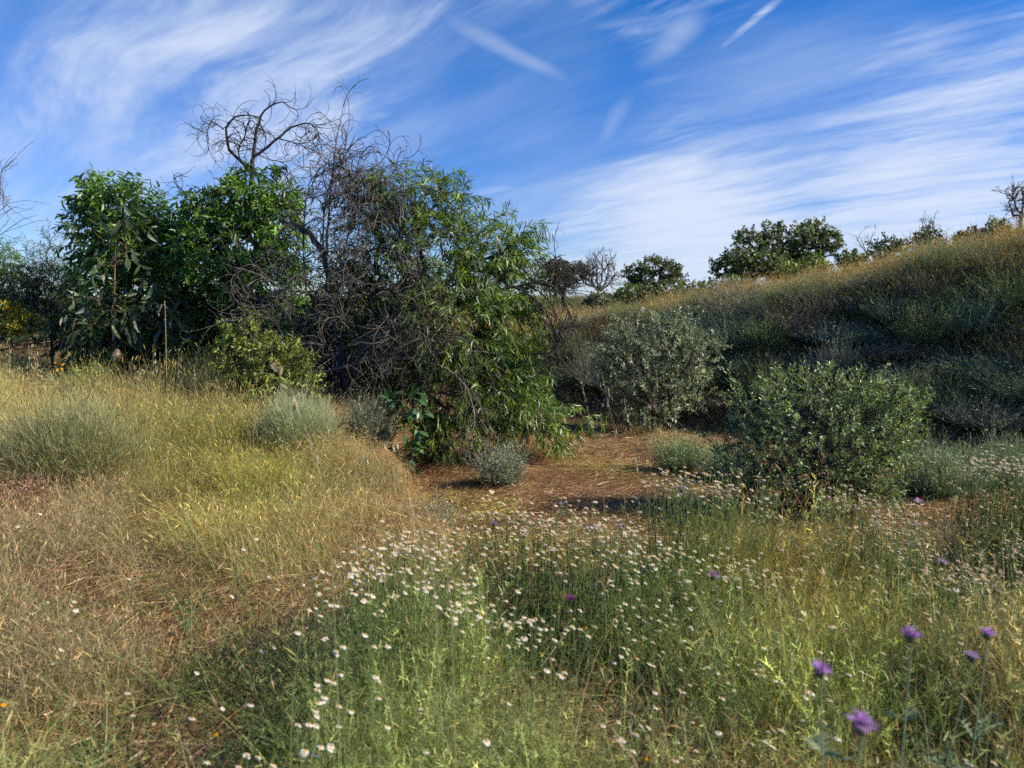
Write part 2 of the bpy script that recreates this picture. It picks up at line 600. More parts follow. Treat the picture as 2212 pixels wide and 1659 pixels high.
def leaf_objects(parent, kind, idx, P, R, S, C, M):
    """large leaves one can pick apart: an object each, sharing a few meshes"""
    key = (parent.name, kind)
    tv, tf = TPL[kind]
    q = np.quantile(C.mean(1), [.12, .3, .5, .7, .88])
    ms = []
    for k in range(5):
        c = C[np.argsort(np.abs(C.mean(1) - q[k]))[0]]
        ms.append(qmesh('leaf', tv, tf, np.broadcast_to(c, tv.shape), M))
    pl = np.array(parent.location)
    for i in idx:
        k = int(np.argmin(np.abs(q - C[i].mean())))
        o = bpy.data.objects.new('leaf', ms[k]); COL.objects.link(o); o.parent = parent
        m = np.eye(4); m[:3, :3] = R[i] * S[i]; m[:3, 3] = P[i] - pl
        o.matrix_local = Matrix(m.tolist())


def add_leaves(g, kind, P, R, S, C):
    V, F = place(TPL[kind], P, R, S)
    g.add(V, F, np.repeat(C, len(TPL[kind][0]), axis=0))

# ------------------------------------------------------------------ the ground
M_GROUND, t = mat('ground_soil')
N, Lk = t.nodes, t.links
tc = N.new('ShaderNodeTexCoord')
na = N.new('ShaderNodeTexNoise'); na.inputs['Scale'].default_value = 1.1; na.inputs['Detail'].default_value = 6; na.inputs['Roughness'].default_value = .6
nb = N.new('ShaderNodeTexNoise'); nb.inputs['Scale'].default_value = 38; nb.inputs['Detail'].default_value = 5; nb.inputs['Roughness'].default_value = .7
mp = N.new('ShaderNodeMapping'); mp.inputs['Scale'].default_value = (3, 14, 8); mp.inputs['Rotation'].default_value = (0, 0, .3)
nc = N.new('ShaderNodeTexNoise'); nc.inputs['Scale'].default_value = 6; nc.inputs['Detail'].default_value = 6; nc.inputs['Distortion'].default_value = 1.2
Lk.new(tc.outputs['Object'], na.inputs['Vector']); Lk.new(tc.outputs['Object'], nb.inputs['Vector'])
Lk.new(tc.outputs['Object'], mp.inputs[0]); Lk.new(mp.outputs[0], nc.inputs['Vector'])
r1 = N.new('ShaderNodeValToRGB'); e = r1.color_ramp
e.elements[0].position = .3; e.elements[0].color = (.13, .058, .03, 1); e.elements[1].position = .75; e.elements[1].color = (.30, .15, .075, 1)
Lk.new(nb.outputs['Fac'], r1.inputs[0])
r2 = N.new('ShaderNodeValToRGB'); e = r2.color_ramp
e.elements[0].position = .45; e.elements[0].color = (0, 0, 0, 1); e.elements[1].position = .62; e.elements[1].color = (.6, .6, .6, 1)
Lk.new(nc.outputs['Fac'], r2.inputs[0])
ms_ = N.new('ShaderNodeMix'); ms_.data_type = 'RGBA'
Lk.new(r2.outputs[0], ms_.inputs['Factor']); Lk.new(r1.outputs[0], ms_.inputs['A']); ms_.inputs['B'].default_value = (.34, .22, .10, 1)
av = N.new('ShaderNodeAttribute'); av.attribute_name = 'far'
mf = N.new('ShaderNodeMix'); mf.data_type = 'RGBA'
Lk.new(av.outputs['Fac'], mf.inputs['Factor']); Lk.new(ms_.outputs['Result'], mf.inputs['A']); mf.inputs['B'].default_value = (.11, .12, .05, 1)
bs = N.new('ShaderNodeBsdfPrincipled'); bs.inputs['Roughness'].default_value = .95; bs.inputs['Specular IOR Level'].default_value = .1
Lk.new(mf.outputs['Result'], bs.inputs['Base Color'])
bp = N.new('ShaderNodeBump'); bp.inputs['Strength'].default_value = .9; bp.inputs['Distance'].default_value = .03
Lk.new(nb.outputs['Fac'], bp.inputs['Height']); Lk.new(bp.outputs[0], bs.inputs['Normal'])
o_ = N.new('ShaderNodeOutputMaterial'); Lk.new(bs.outputs[0], o_.inputs[0])

yy = np.r_[-400, -150, -60, -25, -10, -4, np.linspace(-1, 18, 230), 18 + np.cumsum(0.1 * 1.075 ** np.arange(90))]
yy = np.r_[yy, yy[-1] + np.array([150, 400, 900, 1500])]
xn = np.linspace(0, 11, 130); xf = 11 + np.cumsum(0.1 * 1.10 ** np.arange(66)); xf = np.r_[xf, xf[-1] + np.array([200, 600, 1300])]
xx = np.r_[-xf[::-1], -xn[:0:-1], xn, xf]
X, Y = np.meshgrid(xx, yy)
Z = hgt(X, Y)
ny, nx = X.shape
ii = (np.arange(ny - 1)[:, None] * nx + np.arange(nx - 1)[None]).ravel()
F = np.stack([ii, ii + 1, ii + 1 + nx, ii + nx], 1)
me = qmesh('ground', np.stack([X, Y, Z], -1), F, None, M_GROUND, True)
fa = me.attributes.new('far', 'FLOAT', 'POINT'); fa.data.foreach_set('value', (0.9 * sm((np.hypot(X, Y) - 14) / 25)).ravel().astype(np.float32))
ground = link('ground', me, kind='structure')

# ------------------------------------------------------------------ ground cover, scattered as clumps (geometry nodes)


def scatter(name, templates, pts, rot, scl, tint, M, label, cat='grass'):
    """one object: its mesh holds the clump templates (attribute src = 1..k) and loose points (src = 0) where clumps grow"""
    Vs, Fs, Cs, Ss = [], [], [], []
    n = 0
    for k, g in enumerate(templates):
        V = np.concatenate(g.V); F = np.concatenate(g.F); C = np.concatenate(g.C)
        Vs.append(V); Fs.append(F + n); Cs.append(C); Ss.append(np.full(len(V), k + 1)); n += len(V)
    npt = len(pts)
    Vs.append(pts); Cs.append(np.ones((npt, 3))); Ss.append(np.zeros(npt, int))
    me = qmesh(name, np.concatenate(Vs), np.concatenate(Fs), np.concatenate(Cs), M)
    a = me.attributes.new('src', 'INT', 'POINT'); a.data.foreach_set('value', np.concatenate(Ss).astype(np.int32))
    for nm, arr in (('rot', rot), ('scl', scl), ('tint', tint)):
        full = np.zeros((n + npt, 3), np.float32); full[n:] = arr
        if nm == 'tint':
            a = me.attributes.new('tint', 'FLOAT_COLOR', 'POINT'); f4 = np.ones((n + npt, 4), np.float32); f4[:, :3] = full
            a.data.foreach_set('color', f4.ravel())
        else:
            a = me.attributes.new(nm, 'FLOAT_VECTOR', 'POINT'); a.data.foreach_set('vector', full.ravel())
    o = link(name, me, label=label, cat=cat, kind='stuff')
    ng = bpy.data.node_groups.new(name + '_scatter', 'GeometryNodeTree')
    ng.interface.new_socket('Geometry', in_out='INPUT', socket_type='NodeSocketGeometry')
    ng.interface.new_socket('Geometry', in_out='OUTPUT', socket_type='NodeSocketGeometry')
    N, Lk = ng.nodes, ng.links
    gi = N.new('NodeGroupInput'); go = N.new('NodeGroupOutput')

    def attr(nm, tp):
        q = N.new('GeometryNodeInputNamedAttribute'); q.data_type = tp; q.inputs['Name'].default_value = nm
        return [s for s in q.outputs if s.enabled and s.name == 'Attribute'][0]
    src = attr('src', 'INT')
    join = N.new('GeometryNodeGeometryToInstance')

    def sepk(k):
        c = N.new('FunctionNodeCompare'); c.data_type = 'INT'; c.operation = 'EQUAL'
        A = [s for s in c.inputs if s.enabled and s.name == 'A'][0]; Bs = [s for s in c.inputs if s.enabled and s.name == 'B'][0]
        Lk.new(src, A); Bs.default_value = k
        s = N.new('GeometryNodeSeparateGeometry'); s.domain = 'POINT'
        Lk.new(gi.outputs[0], s.inputs['Geometry']); Lk.new(c.outputs[0], s.inputs['Selection'])
        return s.outputs[0]
    for k in range(len(templates)):
        Lk.new(sepk(k + 1), join.inputs[0])
    mp_ = N.new('GeometryNodeMeshToPoints'); Lk.new(sepk(0), mp_.inputs['Mesh'])
    ip = N.new('GeometryNodeInstanceOnPoints')
    Lk.new(mp_.outputs[0], ip.inputs['Points']); Lk.new(join.outputs[0], ip.inputs['Instance'])
    ip.inputs['Pick Instance'].default_value = True
    Lk.new(attr('rot', 'FLOAT_VECTOR'), ip.inputs['Rotation']); Lk.new(attr('scl', 'FLOAT_VECTOR'), ip.inputs['Scale'])
    Lk.new(ip.outputs[0], go.inputs[0])
    md = o.modifiers.new('scatter', 'NODES'); md.node_group = ng
    return o


def pad(c, k):
    return np.repeat(c, k, axis=0)


def lumps(P, R, rng):
    """uneven growth inside a clump: some spots tall, some nearly bare"""
    if R < .2: return 1.0
    o = rng.random(2) * 50
    return np.clip(.85 + fbm(P[:, 0] + o[0], P[:, 1] + o[1], 6.5, 2) * 2.2, .25, 1.25)


def clump(rng, n, R, h0, h1, w, lean=.25, curve=.25, cols=((1, 1, 1),), seeds=0.0, nseg=3, base_mul=(1, 1, 1), seedcol=(1.1, 1.0, .9)):
    g = Geo()
    a = rng.random(n) * 2 * np.pi; r = R * np.sqrt(rng.random(n))
    P = np.stack([r * np.cos(a), r * np.sin(a), np.full(n, -0.02)], 1)
    T = np.stack([rng.normal(size=n) * lean, rng.normal(size=n) * lean, np.ones(n)], 1)
    B = np.stack([rng.normal(size=n) * curve, rng.normal(size=n) * curve, -np.abs(rng.normal(size=n)) * curve * .5], 1)
    L = rng.uniform(h0, h1, n) * lumps(P, R, rng)
    V, F = strips(P, T, L, w * rng.uniform(.6, 1.4, n), B, nseg, rng=rng)
    C = palette(n, cols, rng, .2)
    k = V.shape[1]
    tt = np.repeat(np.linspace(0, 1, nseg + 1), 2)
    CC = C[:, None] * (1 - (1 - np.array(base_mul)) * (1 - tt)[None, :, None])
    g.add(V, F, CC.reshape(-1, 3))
    if seeds:
        m = rng.random(n) < seeds
        tip = P[m] + norm(T[m]) * L[m, None] + B[m] * L[m, None]
        d = norm(norm(T[m]) + 2 * B[m])
        for q in range(2):
            V, F = strips(tip - d * .03, d, rng.uniform(.025, .05, m.sum()), w * 2.2, B[m] * .3, 2, prof=[.3, 1, .2], rng=rng)
            g.add(V, F, pad(C[m] * np.array(seedcol), V.shape[1]))
    return g


def litter(rng, n, R, l0, l1, w, cols, lift=.05):
    g = Geo()
    a = rng.random(n) * 2 * np.pi; r = R * np.sqrt(rng.random(n))
    P = np.stack([r * np.cos(a), r * np.sin(a), rng.uniform(0.0, lift, n)], 1)
    aa = rng.normal(size=n) * .7 + rng.integers(0, 2, n) * np.pi
    T = np.stack([np.cos(aa), np.sin(aa), rng.normal(size=n) * .13], 1)
    B = np.stack([rng.normal(size=n) * .3, rng.normal(size=n) * .3, -np.abs(rng.normal(size=n)) * .12], 1)
    V, F = strips(P, T, rng.uniform(l0, l1, n), w * rng.uniform(.5, 1.5, n), B, 3, rng=rng)
    g.add(V, F, pad(palette(n, cols, rng, .3), V.shape[1]))
    return g


def weed(rng, n, R, h0, h1, cols, leaf=.03, per=14, lean=.22, w=.003):
    """leafy stems: feathery foliage as of chamomile plants"""
    g = Geo()
    a = rng.random(n) * 2 * np.pi; r = R * np.sqrt(rng.random(n))
    P = np.stack([r * np.cos(a), r * np.sin(a), np.full(n, -0.02)], 1)
    T = norm(np.stack([rng.normal(size=n) * lean, rng.normal(size=n) * lean, np.ones(n)], 1))
    B = np.stack([rng.normal(size=n) * .2, rng.normal(size=n) * .2, np.zeros(n)], 1)
    L = rng.uniform(h0, h1, n) * lumps(P, R, rng)
    V, F = strips(P, T, L, w, B, 3, rng=rng)
    C = palette(n, cols, rng, .2)
    g.add(V, F, pad(C, V.shape[1]))
    t = rng.uniform(.08, 1, (n, per))
    base = P[:, None] + T[:, None] * (L[:, None] * t)[..., None] + B[:, None] * (L[:, None] * t ** 2)[..., None]
    ld = rng.normal(size=base.shape); ld[..., 2] = np.abs(ld[..., 2]) * .6 + .5
    m = n * per
    V, F = strips(base.reshape(-1, 3), ld.reshape(-1, 3), leaf * rng.uniform(.5, 1.4, m), leaf * .085, np.zeros((m, 3)), 1, prof=[1, .6], rng=rng)
    g.add(V, F, pad(pad(C, per) * np.exp(rng.normal(size=(m, 1)) * .2), V.shape[1]))
    return g


def rots(n, rng, tilt=.12, slope=None):
    r = np.stack([rng.normal(size=n) * tilt, rng.normal(size=n) * tilt, rng.random(n) * 2 * np.pi], 1)
    return r


def flat_rots(P, rng, spread=.6, aim=0.3):
    e = .15
    gx = (hgt(P[:, 0] + e, P[:, 1]) - hgt(P[:, 0] - e, P[:, 1])) / (2 * e)
    gy = (hgt(P[:, 0], P[:, 1] + e) - hgt(P[:, 0], P[:, 1] - e)) / (2 * e)
    out = np.zeros((len(P), 3))
    for i in range(len(P)):
        nrm = Vector((-gx[i], -gy[i], 1)).normalized()
        q = nrm.to_track_quat('Z', 'Y') @ Matrix.Rotation(aim + rng.normal() * spread, 3, 'Z').to_quaternion()
        out[i] = q.to_euler()
    return out


def sample(n, x0, x1, y0, y1, rng, fan=True):
    """ground points; x range is a fraction of the distance (a fan that covers what is in view) plus a margin"""
    y = y0 + (y1 - y0) * rng.random(n)
    x = (x0 + (x1 - x0) * rng.random(n)) * (y + 1.0) if fan else x0 + (x1 - x0) * rng.random(n)
    return np.stack([x, y, hgt(x, y)], 1)


def keep(P, prob, rng):
    return P[rng.random(len(P)) < prob]


def daisy_edge(x):
    return np.interp(x, [-1.6, -1.0, -0.6, -.2, .3, 1, 2.2, 4], [2.0, 2.5, 2.8, 3.1, 3.35, 3.65, 3.95, 4.15])


def w_daisy(P):
    x, y = P[:, 0], P[:, 1]
    e = daisy_edge(x) - y + fbm(x, y, 1.6, 2) * .5
    l = x + .72 + fbm(x + 9, y, 1.5, 2) * .8 - np.interp(y, [1, 2.2, 3.4], [-.9, -.15, .15])
    return sm(e / .35 + .5) * sm(l / .5 + .5)


def w_mat(P):   # flattened dry patch on the left
    x, y = P[:, 0], P[:, 1]
    u, v = proj(P)
    d = ((u - 350) / 400) ** 2 + ((v - 1360) / 150) ** 2
    return sm((1.35 - d + fbm(x, y, 2.6, 3) * 2.4) / .7)


def w_gully(P):
    x, y = P[:, 0], P[:, 1]
    return sm((x - edge_x(y)) / .35) * sm((y - 4.6) / .6) * sm((0.4 - toe_s(x, y)) / .6)


def w_bank(P):
    return sm(toe_s(P[:, 0], P[:, 1]) / .5)


rng = np.random.default_rng(3)
W1 = (1, 1, 1)
# 1. golden and brown dry grass on the terrace
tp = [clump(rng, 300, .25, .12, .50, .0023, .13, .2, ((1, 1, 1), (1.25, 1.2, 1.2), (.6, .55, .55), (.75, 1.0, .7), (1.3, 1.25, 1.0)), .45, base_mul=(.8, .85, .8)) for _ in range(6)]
P = sample(5600, -.95, .2, 2.6, 12.5, rng)
x, y = P[:, 0], P[:, 1]
pr = sm((edge_x(y) - x) / .3 + .35) * (1 - w_daisy(P)) * (1 - .95 * w_mat(P)) * sm((toe_s(x, y) * -1 + 1) / 1) * (0.55 + .45 * sm((9.5 - y) / 3))
pr *= np.where(y < 3.6, .85, 1) * np.clip(.72 + fbm(x, y, 2.1, 3) * 3.8, .06, 1)
P = keep(P, pr, rng)
x, y = P[:, 0], P[:, 1]; n = len(P); u, v = proj(P)
f1 = fbm(x, y, .8, 3)[:, None]; f2 = fbm(x + 30, y + 3, 1.9, 3)[:, None]
straw = np.array([.56, .46, .29]); gold = np.array([.46, .40, .18]); grn = np.array([.22, .27, .10]); brn = np.array([.42, .33, .23])
tint = straw + (gold - straw) * sm(f1 * 4 + .5)
tint = tint + (grn - tint) * sm(f2 * 5 - .05) * .85
lipd = sm(1 - (edge_x(y) - x) / 1.0)[:, None]
tint = tint + (np.array([.46, .33, .22]) - tint) * lipd * .6
kb = (sm((420 - u) / 300) * sm((v - 1000) / 120) * .85)[:, None]
tint = tint + (brn - tint) * kb
ky = np.exp(-((u - 520) / 190) ** 2 - ((v - 1090) / 110) ** 2)[:, None]      # the brightest yellow-green patch
tint = tint + (np.array([.50, .46, .12]) - tint) * ky * .7
tint = tint * np.exp(rng.normal(size=(n, 1)) * .22)
hs = (1.0 + fbm(x, y, .9, 2) * .9) * (1 - .55 * w_mat(P)) * (1 - .55 * lipd[:, 0]) * np.clip(1 + fbm(x + 4, y, 2.6, 2) * 1.3, .45, 1.4) * np.interp(y, [2.6, 3.8, 5, 7, 8], [.45, .6, .85, .85, .72]) * rng.uniform(.7, 1.25, n) * (1 - .3 * ky[:, 0])
for bx, by, br in ((-3.0, 4.65, .7), (-1.85, 5.9, .4), (-1.35, 6.75, .3)):     # grass stays short right before the brooms
    hs *= 1 - .6 * np.exp(-((x - bx) ** 2 + (y - by) ** 2) / br ** 2)
scl = np.stack([np.ones(n) * 1.05, np.ones(n) * 1.05, hs], 1)
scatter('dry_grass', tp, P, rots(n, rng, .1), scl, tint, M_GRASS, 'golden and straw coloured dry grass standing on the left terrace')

# 2. green stems and feathery leaves of the flower meadow
tg = [weed(rng, 50, .24, .16, .52, ((.8, 1, .7), (1, 1, 1), (1.4, 1.35, 1.0), (1.15, 1.2, 1.2), (.5, .6, .45), (2.2, 2.0, 1.4)), .026, 22, w=.0022, lean=.13) for _ in range(6)]
tg += [clump(rng, 120, .24, .16, .54, .0024, .13, .17, ((1, 1, .8), (.7, .9, .6), (1.7, 1.4, 1.1), (2.0, 1.6, 1.4)), .12) for _ in range(4)]
P = sample(5200, -.95, .95, .85, 4.7, rng)
x, y = P[:, 0], P[:, 1]
wd = w_daisy(P)
pr = (wd * np.clip(.46 + fbm(x + 3, y, 2.3, 3) * 4.0 + .22 * sm((y - 2.8) / .8), .04, 1) + (1 - wd) * np.clip(.16 + fbm(x + 3, y, 2.3, 3) * 2.2, .02, .6) * sm((2.75 - y + fbm(x, y, 1.5, 2)) / .4)) * (1 - .85 * w_mat(P))
P = keep(P, np.clip(pr, 0, 1), rng)
x, y = P[:, 0], P[:, 1]; n = len(P); u, v = proj(P)
gA = np.array([.15, .205, .07]); gB = np.array([.31, .35, .16]); gC = np.array([.38, .32, .19]); gD = np.array([.25, .32, .06])
f1 = fbm(x, y, 1.3, 3)[:, None]; f2 = fbm(x + 11, y + 7, 1.0, 3)[:, None]
tint = gA + (gB - gA) * sm(f1 * 3.5 + .5)
tint = tint + (gC - tint) * sm(f2 * 5 - .25) * .8
kr = np.exp(-((x - 1.25 - .3 * (y - 3.1)) / .38) ** 2 - ((y - 3.2) / .5) ** 2)[:, None]     # rust-olive standing stems
tint = tint + (np.array([.30, .22, .09]) - tint) * kr * .85
tint = tint + (gD - tint) * (sm((2.2 - y) / .6) * sm(fbm(x + 5, y, 2.2, 2) * 4 + .3))[:, None] * .6
tint *= np.exp(rng.normal(size=(n, 1)) * .36) * (1 + .22 * sm((x - .2) / .8))[:, None]
hh = rng.uniform(.65, 1.15, n) * np.interp(y, [.8, 1.6, 2.6, 4.2], [.58, .62, .70, .78]) * (.75 + .25 * w_daisy(P)) * np.clip(1.0 + fbm(x + 3, y, 2.3, 3) * 2.2, .45, 1.4)
hh *= 1 + .75 * sm((x - .35) / .5) * sm((2.3 - y) / .7)
for fx_, fy_, fY in ((105, 1335, 3.1), (152, 1362, 3.0), (116, 1433, 2.7), (287, 1545, 2.25), (580, 1402, 2.5), (430, 1455, 2.4), (1052, 1603, 1.75), (1100, 1520, 1.95), (1022, 1417, 2.4), (1121, 1388, 2.5),
                      (8, 1522, 2.3), (466, 1586, 2.05), (1260, 1345, 2.65), (1200, 1290, 3.0), (1780, 1625, 1.7), (1395, 1640, 1.75), (1232, 1291, 3.0), (1543, 1241, 3.1), (1278, 1138, 3.7), (1341, 1136, 3.7), (1975, 1133, 3.9),
                      (2037, 1212, 3.3), (1068, 1130, 4.1), (1865, 1556, 1.05)):     # growth is short right in front of the single flowers
    q_ = at(fx_, fy_, fY)
    hh *= 1 - .6 * np.exp(-((x - q_[0] * .93) ** 2 + (y - fY * .93) ** 2) / .24 ** 2)
scatter('meadow_greenery', tg, P, rots(n, rng, .1), np.stack([np.ones(n), np.ones(n), hh], 1), tint, M_GRASS,
        'green stems and feathery leaves of the wildflower meadow in the foreground', 'meadow plants')

# 2b. dead stalks standing thinly through the meadow and terrace
def stalks(rng):
    g = clump(rng, 7, .14, .25, .55, .0019, .2, .25, ((1, 1, 1), (1.3, 1.2, 1.1), (.5, .42, .38)), 1.0, nseg=4)
    h = clump(rng, 5, .12, .2, .42, .0022, .35, .5, ((.6, .5, .45), (.9, .8, .7)), .6, nseg=4)
    g.add(np.concatenate(h.V), np.concatenate(h.F), np.concatenate(h.C))
    return g


P = sample(2600, -.95, .9, 1.0, 9.0, rng)
pr = (.16 + .5 * sm(fbm(P[:, 0] + 60, P[:, 1], 1.4, 2) * 5)) * (1 - w_gully(P)) * (1 - w_bank(P)) * np.interp(P[:, 1], [1, 2, 4, 9], [.35, .8, .7, .6])
P = keep(P, pr, rng); n = len(P)
tint = palette(n, [(.42, .33, .20), (.34, .24, .14), (.50, .42, .27), (.30, .27, .12)], rng, .15)
scatter('dead_stalks', [stalks(rng) for _ in range(6)], P, rots(n, rng, .12), np.ones((n, 3)) * rng.uniform(.7, 1.15, (n, 1)), tint, M_GRASS, 'dead straw coloured stalks with small seed heads standing through meadow and terrace', 'dry stalks')


def clod(rng):
    g = Geo(); th_ = np.arange(8) / 8 * 2 * np.pi; V = []
    for lat in (-.9, -.35, .25, .7, .98):
        rr = math.sqrt(1 - lat * lat)
        for q in th_: V.append([math.cos(q) * rr, math.sin(q) * rr, lat])
    V = np.array(V) * np.array([1, .75, .55]); V = V * (1 + rng.normal(size=(len(V), 1)) * .13)
    F = np.array([[i * 8 + j, i * 8 + (j + 1) % 8, (i + 1) * 8 + (j + 1) % 8, (i + 1) * 8 + j] for i in range(4) for j in range(8)] + [[32 + a, 32 + a + 1, 32 + (a + 2), 32 + (a + 3)] for a in (0, 4)])
    g.add(V, F, np.ones_like(V)); return g


P = sample(5200, -.9, .9, 2.6, 13, rng)
x, y = P[:, 0], P[:, 1]
pr = .35 * np.exp(-((x - edge_x(y) - .1) / .35) ** 2) * sm((y - 4) / 1) + .30 * w_gully(P) + .30 * w_bank(P) * sm((13 - y) / 3) + .12 * w_mat(P)
P = keep(P, pr * np.clip(.5 + fbm(x, y, 2, 2) * 3, .05, 1.5), rng); n = len(P)
scatter('clods', [clod(rng) for _ in range(5)], P, rots(n, rng, .5), np.ones((n, 3)) * (.008 + .04 * rng.random((n, 1)) ** 3), palette(n, [(.26, .13, .07), (.20, .11, .07), (.34, .24, .17)], rng, .2), M_CLOD, 'small earth clods and pebbles on the gully lip, floor and bank', 'pebbles')

# 3. broad fresh grass tufts low in the foreground
tb = [clump(rng, 12, .07, .16, .42, .0065, .32, .5, ((.8, 1, .7), (1, 1, .9), (.7, .95, .8)), 0, nseg=5) for _ in range(4)]
P = sample(1000, -.9, .8, 1.0, 3.8, rng)
x, y = P[:, 0], P[:, 1]
pr = np.where(x < -.2, .75, .25) * sm((3.5 - y) / .5 + .3) * np.clip(.5 + fbm(x, y, 1.3, 2) * 3, .05, 1)
P = keep(P, np.clip(pr, 0, 1), rng); n = len(P)
tint = palette(n, [(.11, .19, .055), (.15, .22, .08), (.22, .27, .09)], rng, .15)
scatter('grass_tufts', tb, P, rots(n, rng, .12), np.ones((n, 3)) * rng.uniform(.7, 1.15, (n, 1)), tint, M_GRASS, 'broad green grass blades in loose tufts low in the foreground')

# 4. straw litter on the gully floor, the matted patch and under everything
tl = [litter(rng, 380, .42, .06, .26, .0028, ((1, 1, 1), (1.3, 1.2, 1.1), (.6, .5, .42), (.8, .62, .5))) for _ in range(6)]
for _ in range(3):
    g_ = litter(rng, 140, .42, .06, .26, .0026, ((1, 1, 1), (1.3, 1.2, 1.1), (.5, .42, .36)))
    h_ = litter(rng, 420, .42, .018, .05, .009, ((.55, .45, .38), (.32, .25, .2), (.8, .7, .55)))
    g_.add(np.concatenate(h_.V), np.concatenate(h_.F), np.concatenate(h_.C)); tl.append(g_)
P = sample(4600, -.95, .95, .9, 12.5, rng)
x, y = P[:, 0], P[:, 1]
pr = np.clip(.28 + w_gully(P) * .62 + w_mat(P) * .75, 0, 1) * (1 - .5 * w_daisy(P)) * (1 - .6 * w_bank(P)) * np.clip(.85 + fbm(x, y, 1.4, 2) * 1.8, .25, 1)
P = keep(P, pr, rng); n = len(P); x, y = P[:, 0], P[:, 1]
f = fbm(x * .6, y * 1.8, 1.2, 3)[:, None]
tint = np.array([.34, .21, .12]) + (np.array([.48, .35, .18]) - np.array([.34, .21, .12])) * sm(f * 5 + .5)
tint = tint + (np.array([.46, .42, .12]) - tint) * sm(fbm(x + 50, y * 1.6, 1.5, 2) * 6 - .5)[:, None]
tint *= np.exp(rng.normal(size=(n, 1)) * .15)
scatter('straw_litter', tl, P, flat_rots(P, rng, .5, .25), np.ones((n, 3)) * rng.uniform(.8, 1.3, (n, 1)), tint, M_STRAW, 'flattened reddish straw lying over the bare gully floor and dry patches', 'straw')

# 5. sparse short green growth on gully floor and slope foot
P = sample(2600, -.5, .95, 4.8, 12.5, rng)
x, y = P[:, 0], P[:, 1]
pr = w_gully(P) * (.10 + .35 * sm(fbm(x, y, .9, 2) * 5 - .2)) + w_bank(P) * .28
P = keep(P, np.clip(pr, 0, 1), rng); n = len(P)
tint = palette(n, [(.20, .24, .06), (.30, .28, .09), (.14, .18, .07)], rng, .2)
scatter('gully_weeds', [clump(rng, 26, .14, .05, .2, .0035, .4, .3, ((1, 1, .8), (1.2, 1.1, .8))) for _ in range(3)], P, rots(n, rng, .15), np.ones((n, 3)) * rng.uniform(.6, 1.3, (n, 1)), tint, M_GRASS,
        'thin short green weeds coming up through the gully floor', 'weeds')

# 6. bank: dry grass thick along the crest, greyer and thinner down the face
tk = [clump(rng, 190, .36, .16, .55, .0045, .22, .25, ((1, 1, 1), (1.15, 1.05, .9), (.7, .65, .6), (.8, .9, .7)), .45) for _ in range(5)]
n0 = 8500
yy_ = 6.5 + 19 * rng.random(n0) ** 1.1; xx_ = rng.uniform(-.12, .80, n0) * (yy_ + 1)
P = np.stack([xx_, yy_, hgt(xx_, yy_)], 1)
s = toe_s(P[:, 0], P[:, 1]); wdt = bank_w(P[:, 0], P[:, 1]); q = s / wdt
pr = np.where(q < 0, 0, np.interp(q, [0, .35, .6, .75, 1, 2.2, 6], [.06, .14, .42, .9, 1, .6, .3]))
P = keep(P, pr, rng); n = len(P); x, y = P[:, 0], P[:, 1]
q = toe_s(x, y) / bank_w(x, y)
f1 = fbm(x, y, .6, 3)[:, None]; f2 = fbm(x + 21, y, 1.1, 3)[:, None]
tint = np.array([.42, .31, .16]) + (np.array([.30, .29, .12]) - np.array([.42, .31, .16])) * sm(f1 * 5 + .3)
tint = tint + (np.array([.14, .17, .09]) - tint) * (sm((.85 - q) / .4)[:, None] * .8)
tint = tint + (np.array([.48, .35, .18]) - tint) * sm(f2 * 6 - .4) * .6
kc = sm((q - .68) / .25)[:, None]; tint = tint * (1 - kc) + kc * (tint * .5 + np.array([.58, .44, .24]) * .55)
tint *= np.exp(rng.normal(size=(n, 1)) * .15)
sc_ = rng.uniform(.7, 1.2, n) * np.interp(q, [0, .6, 1, 3], [.6, .8, 1.0, 1.1]) 
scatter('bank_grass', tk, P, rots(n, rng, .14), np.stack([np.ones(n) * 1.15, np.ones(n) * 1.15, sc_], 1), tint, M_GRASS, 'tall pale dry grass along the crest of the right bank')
P = sample(1500, -.05, .85, 6.5, 16, rng)
pr = w_bank(P) * .75; P = keep(P, pr, rng); n = len(P)
tint = palette(n, [(.30, .20, .11), (.20, .14, .08), (.36, .27, .14)], rng, .2)
scatter('bank_litter', tl, P, flat_rots(P, rng, 1.2, 0), np.ones((n, 3)) * rng.uniform(.8, 1.2, (n, 1)), tint, M_STRAW, 'dead brown stalks lying on the shaded face of the right bank', 'straw')

# 7. plateau beyond: low olive-green scrub to the horizon
def scrubby(rng, n, R, H, cols, leaf=.05):
    g = Geo()
    u = rvec(n, rng); u[:, 2] = np.abs(u[:, 2])
    P = u * np.array([R, R, H]) * (rng.random((n, 1)) ** .4)
    d = norm(u + rng.normal(size=(n, 3)) * .5 + np.array([0, 0, .5]))
    V, F = strips(P, d, leaf * rng.uniform(.6, 1.5, n), leaf * .35, np.zeros((n, 3)), 1, prof=[1, .35], rng=rng)
    g.add(V, F, pad(palette(n, cols, rng, .3), V.shape[1]))
    return g


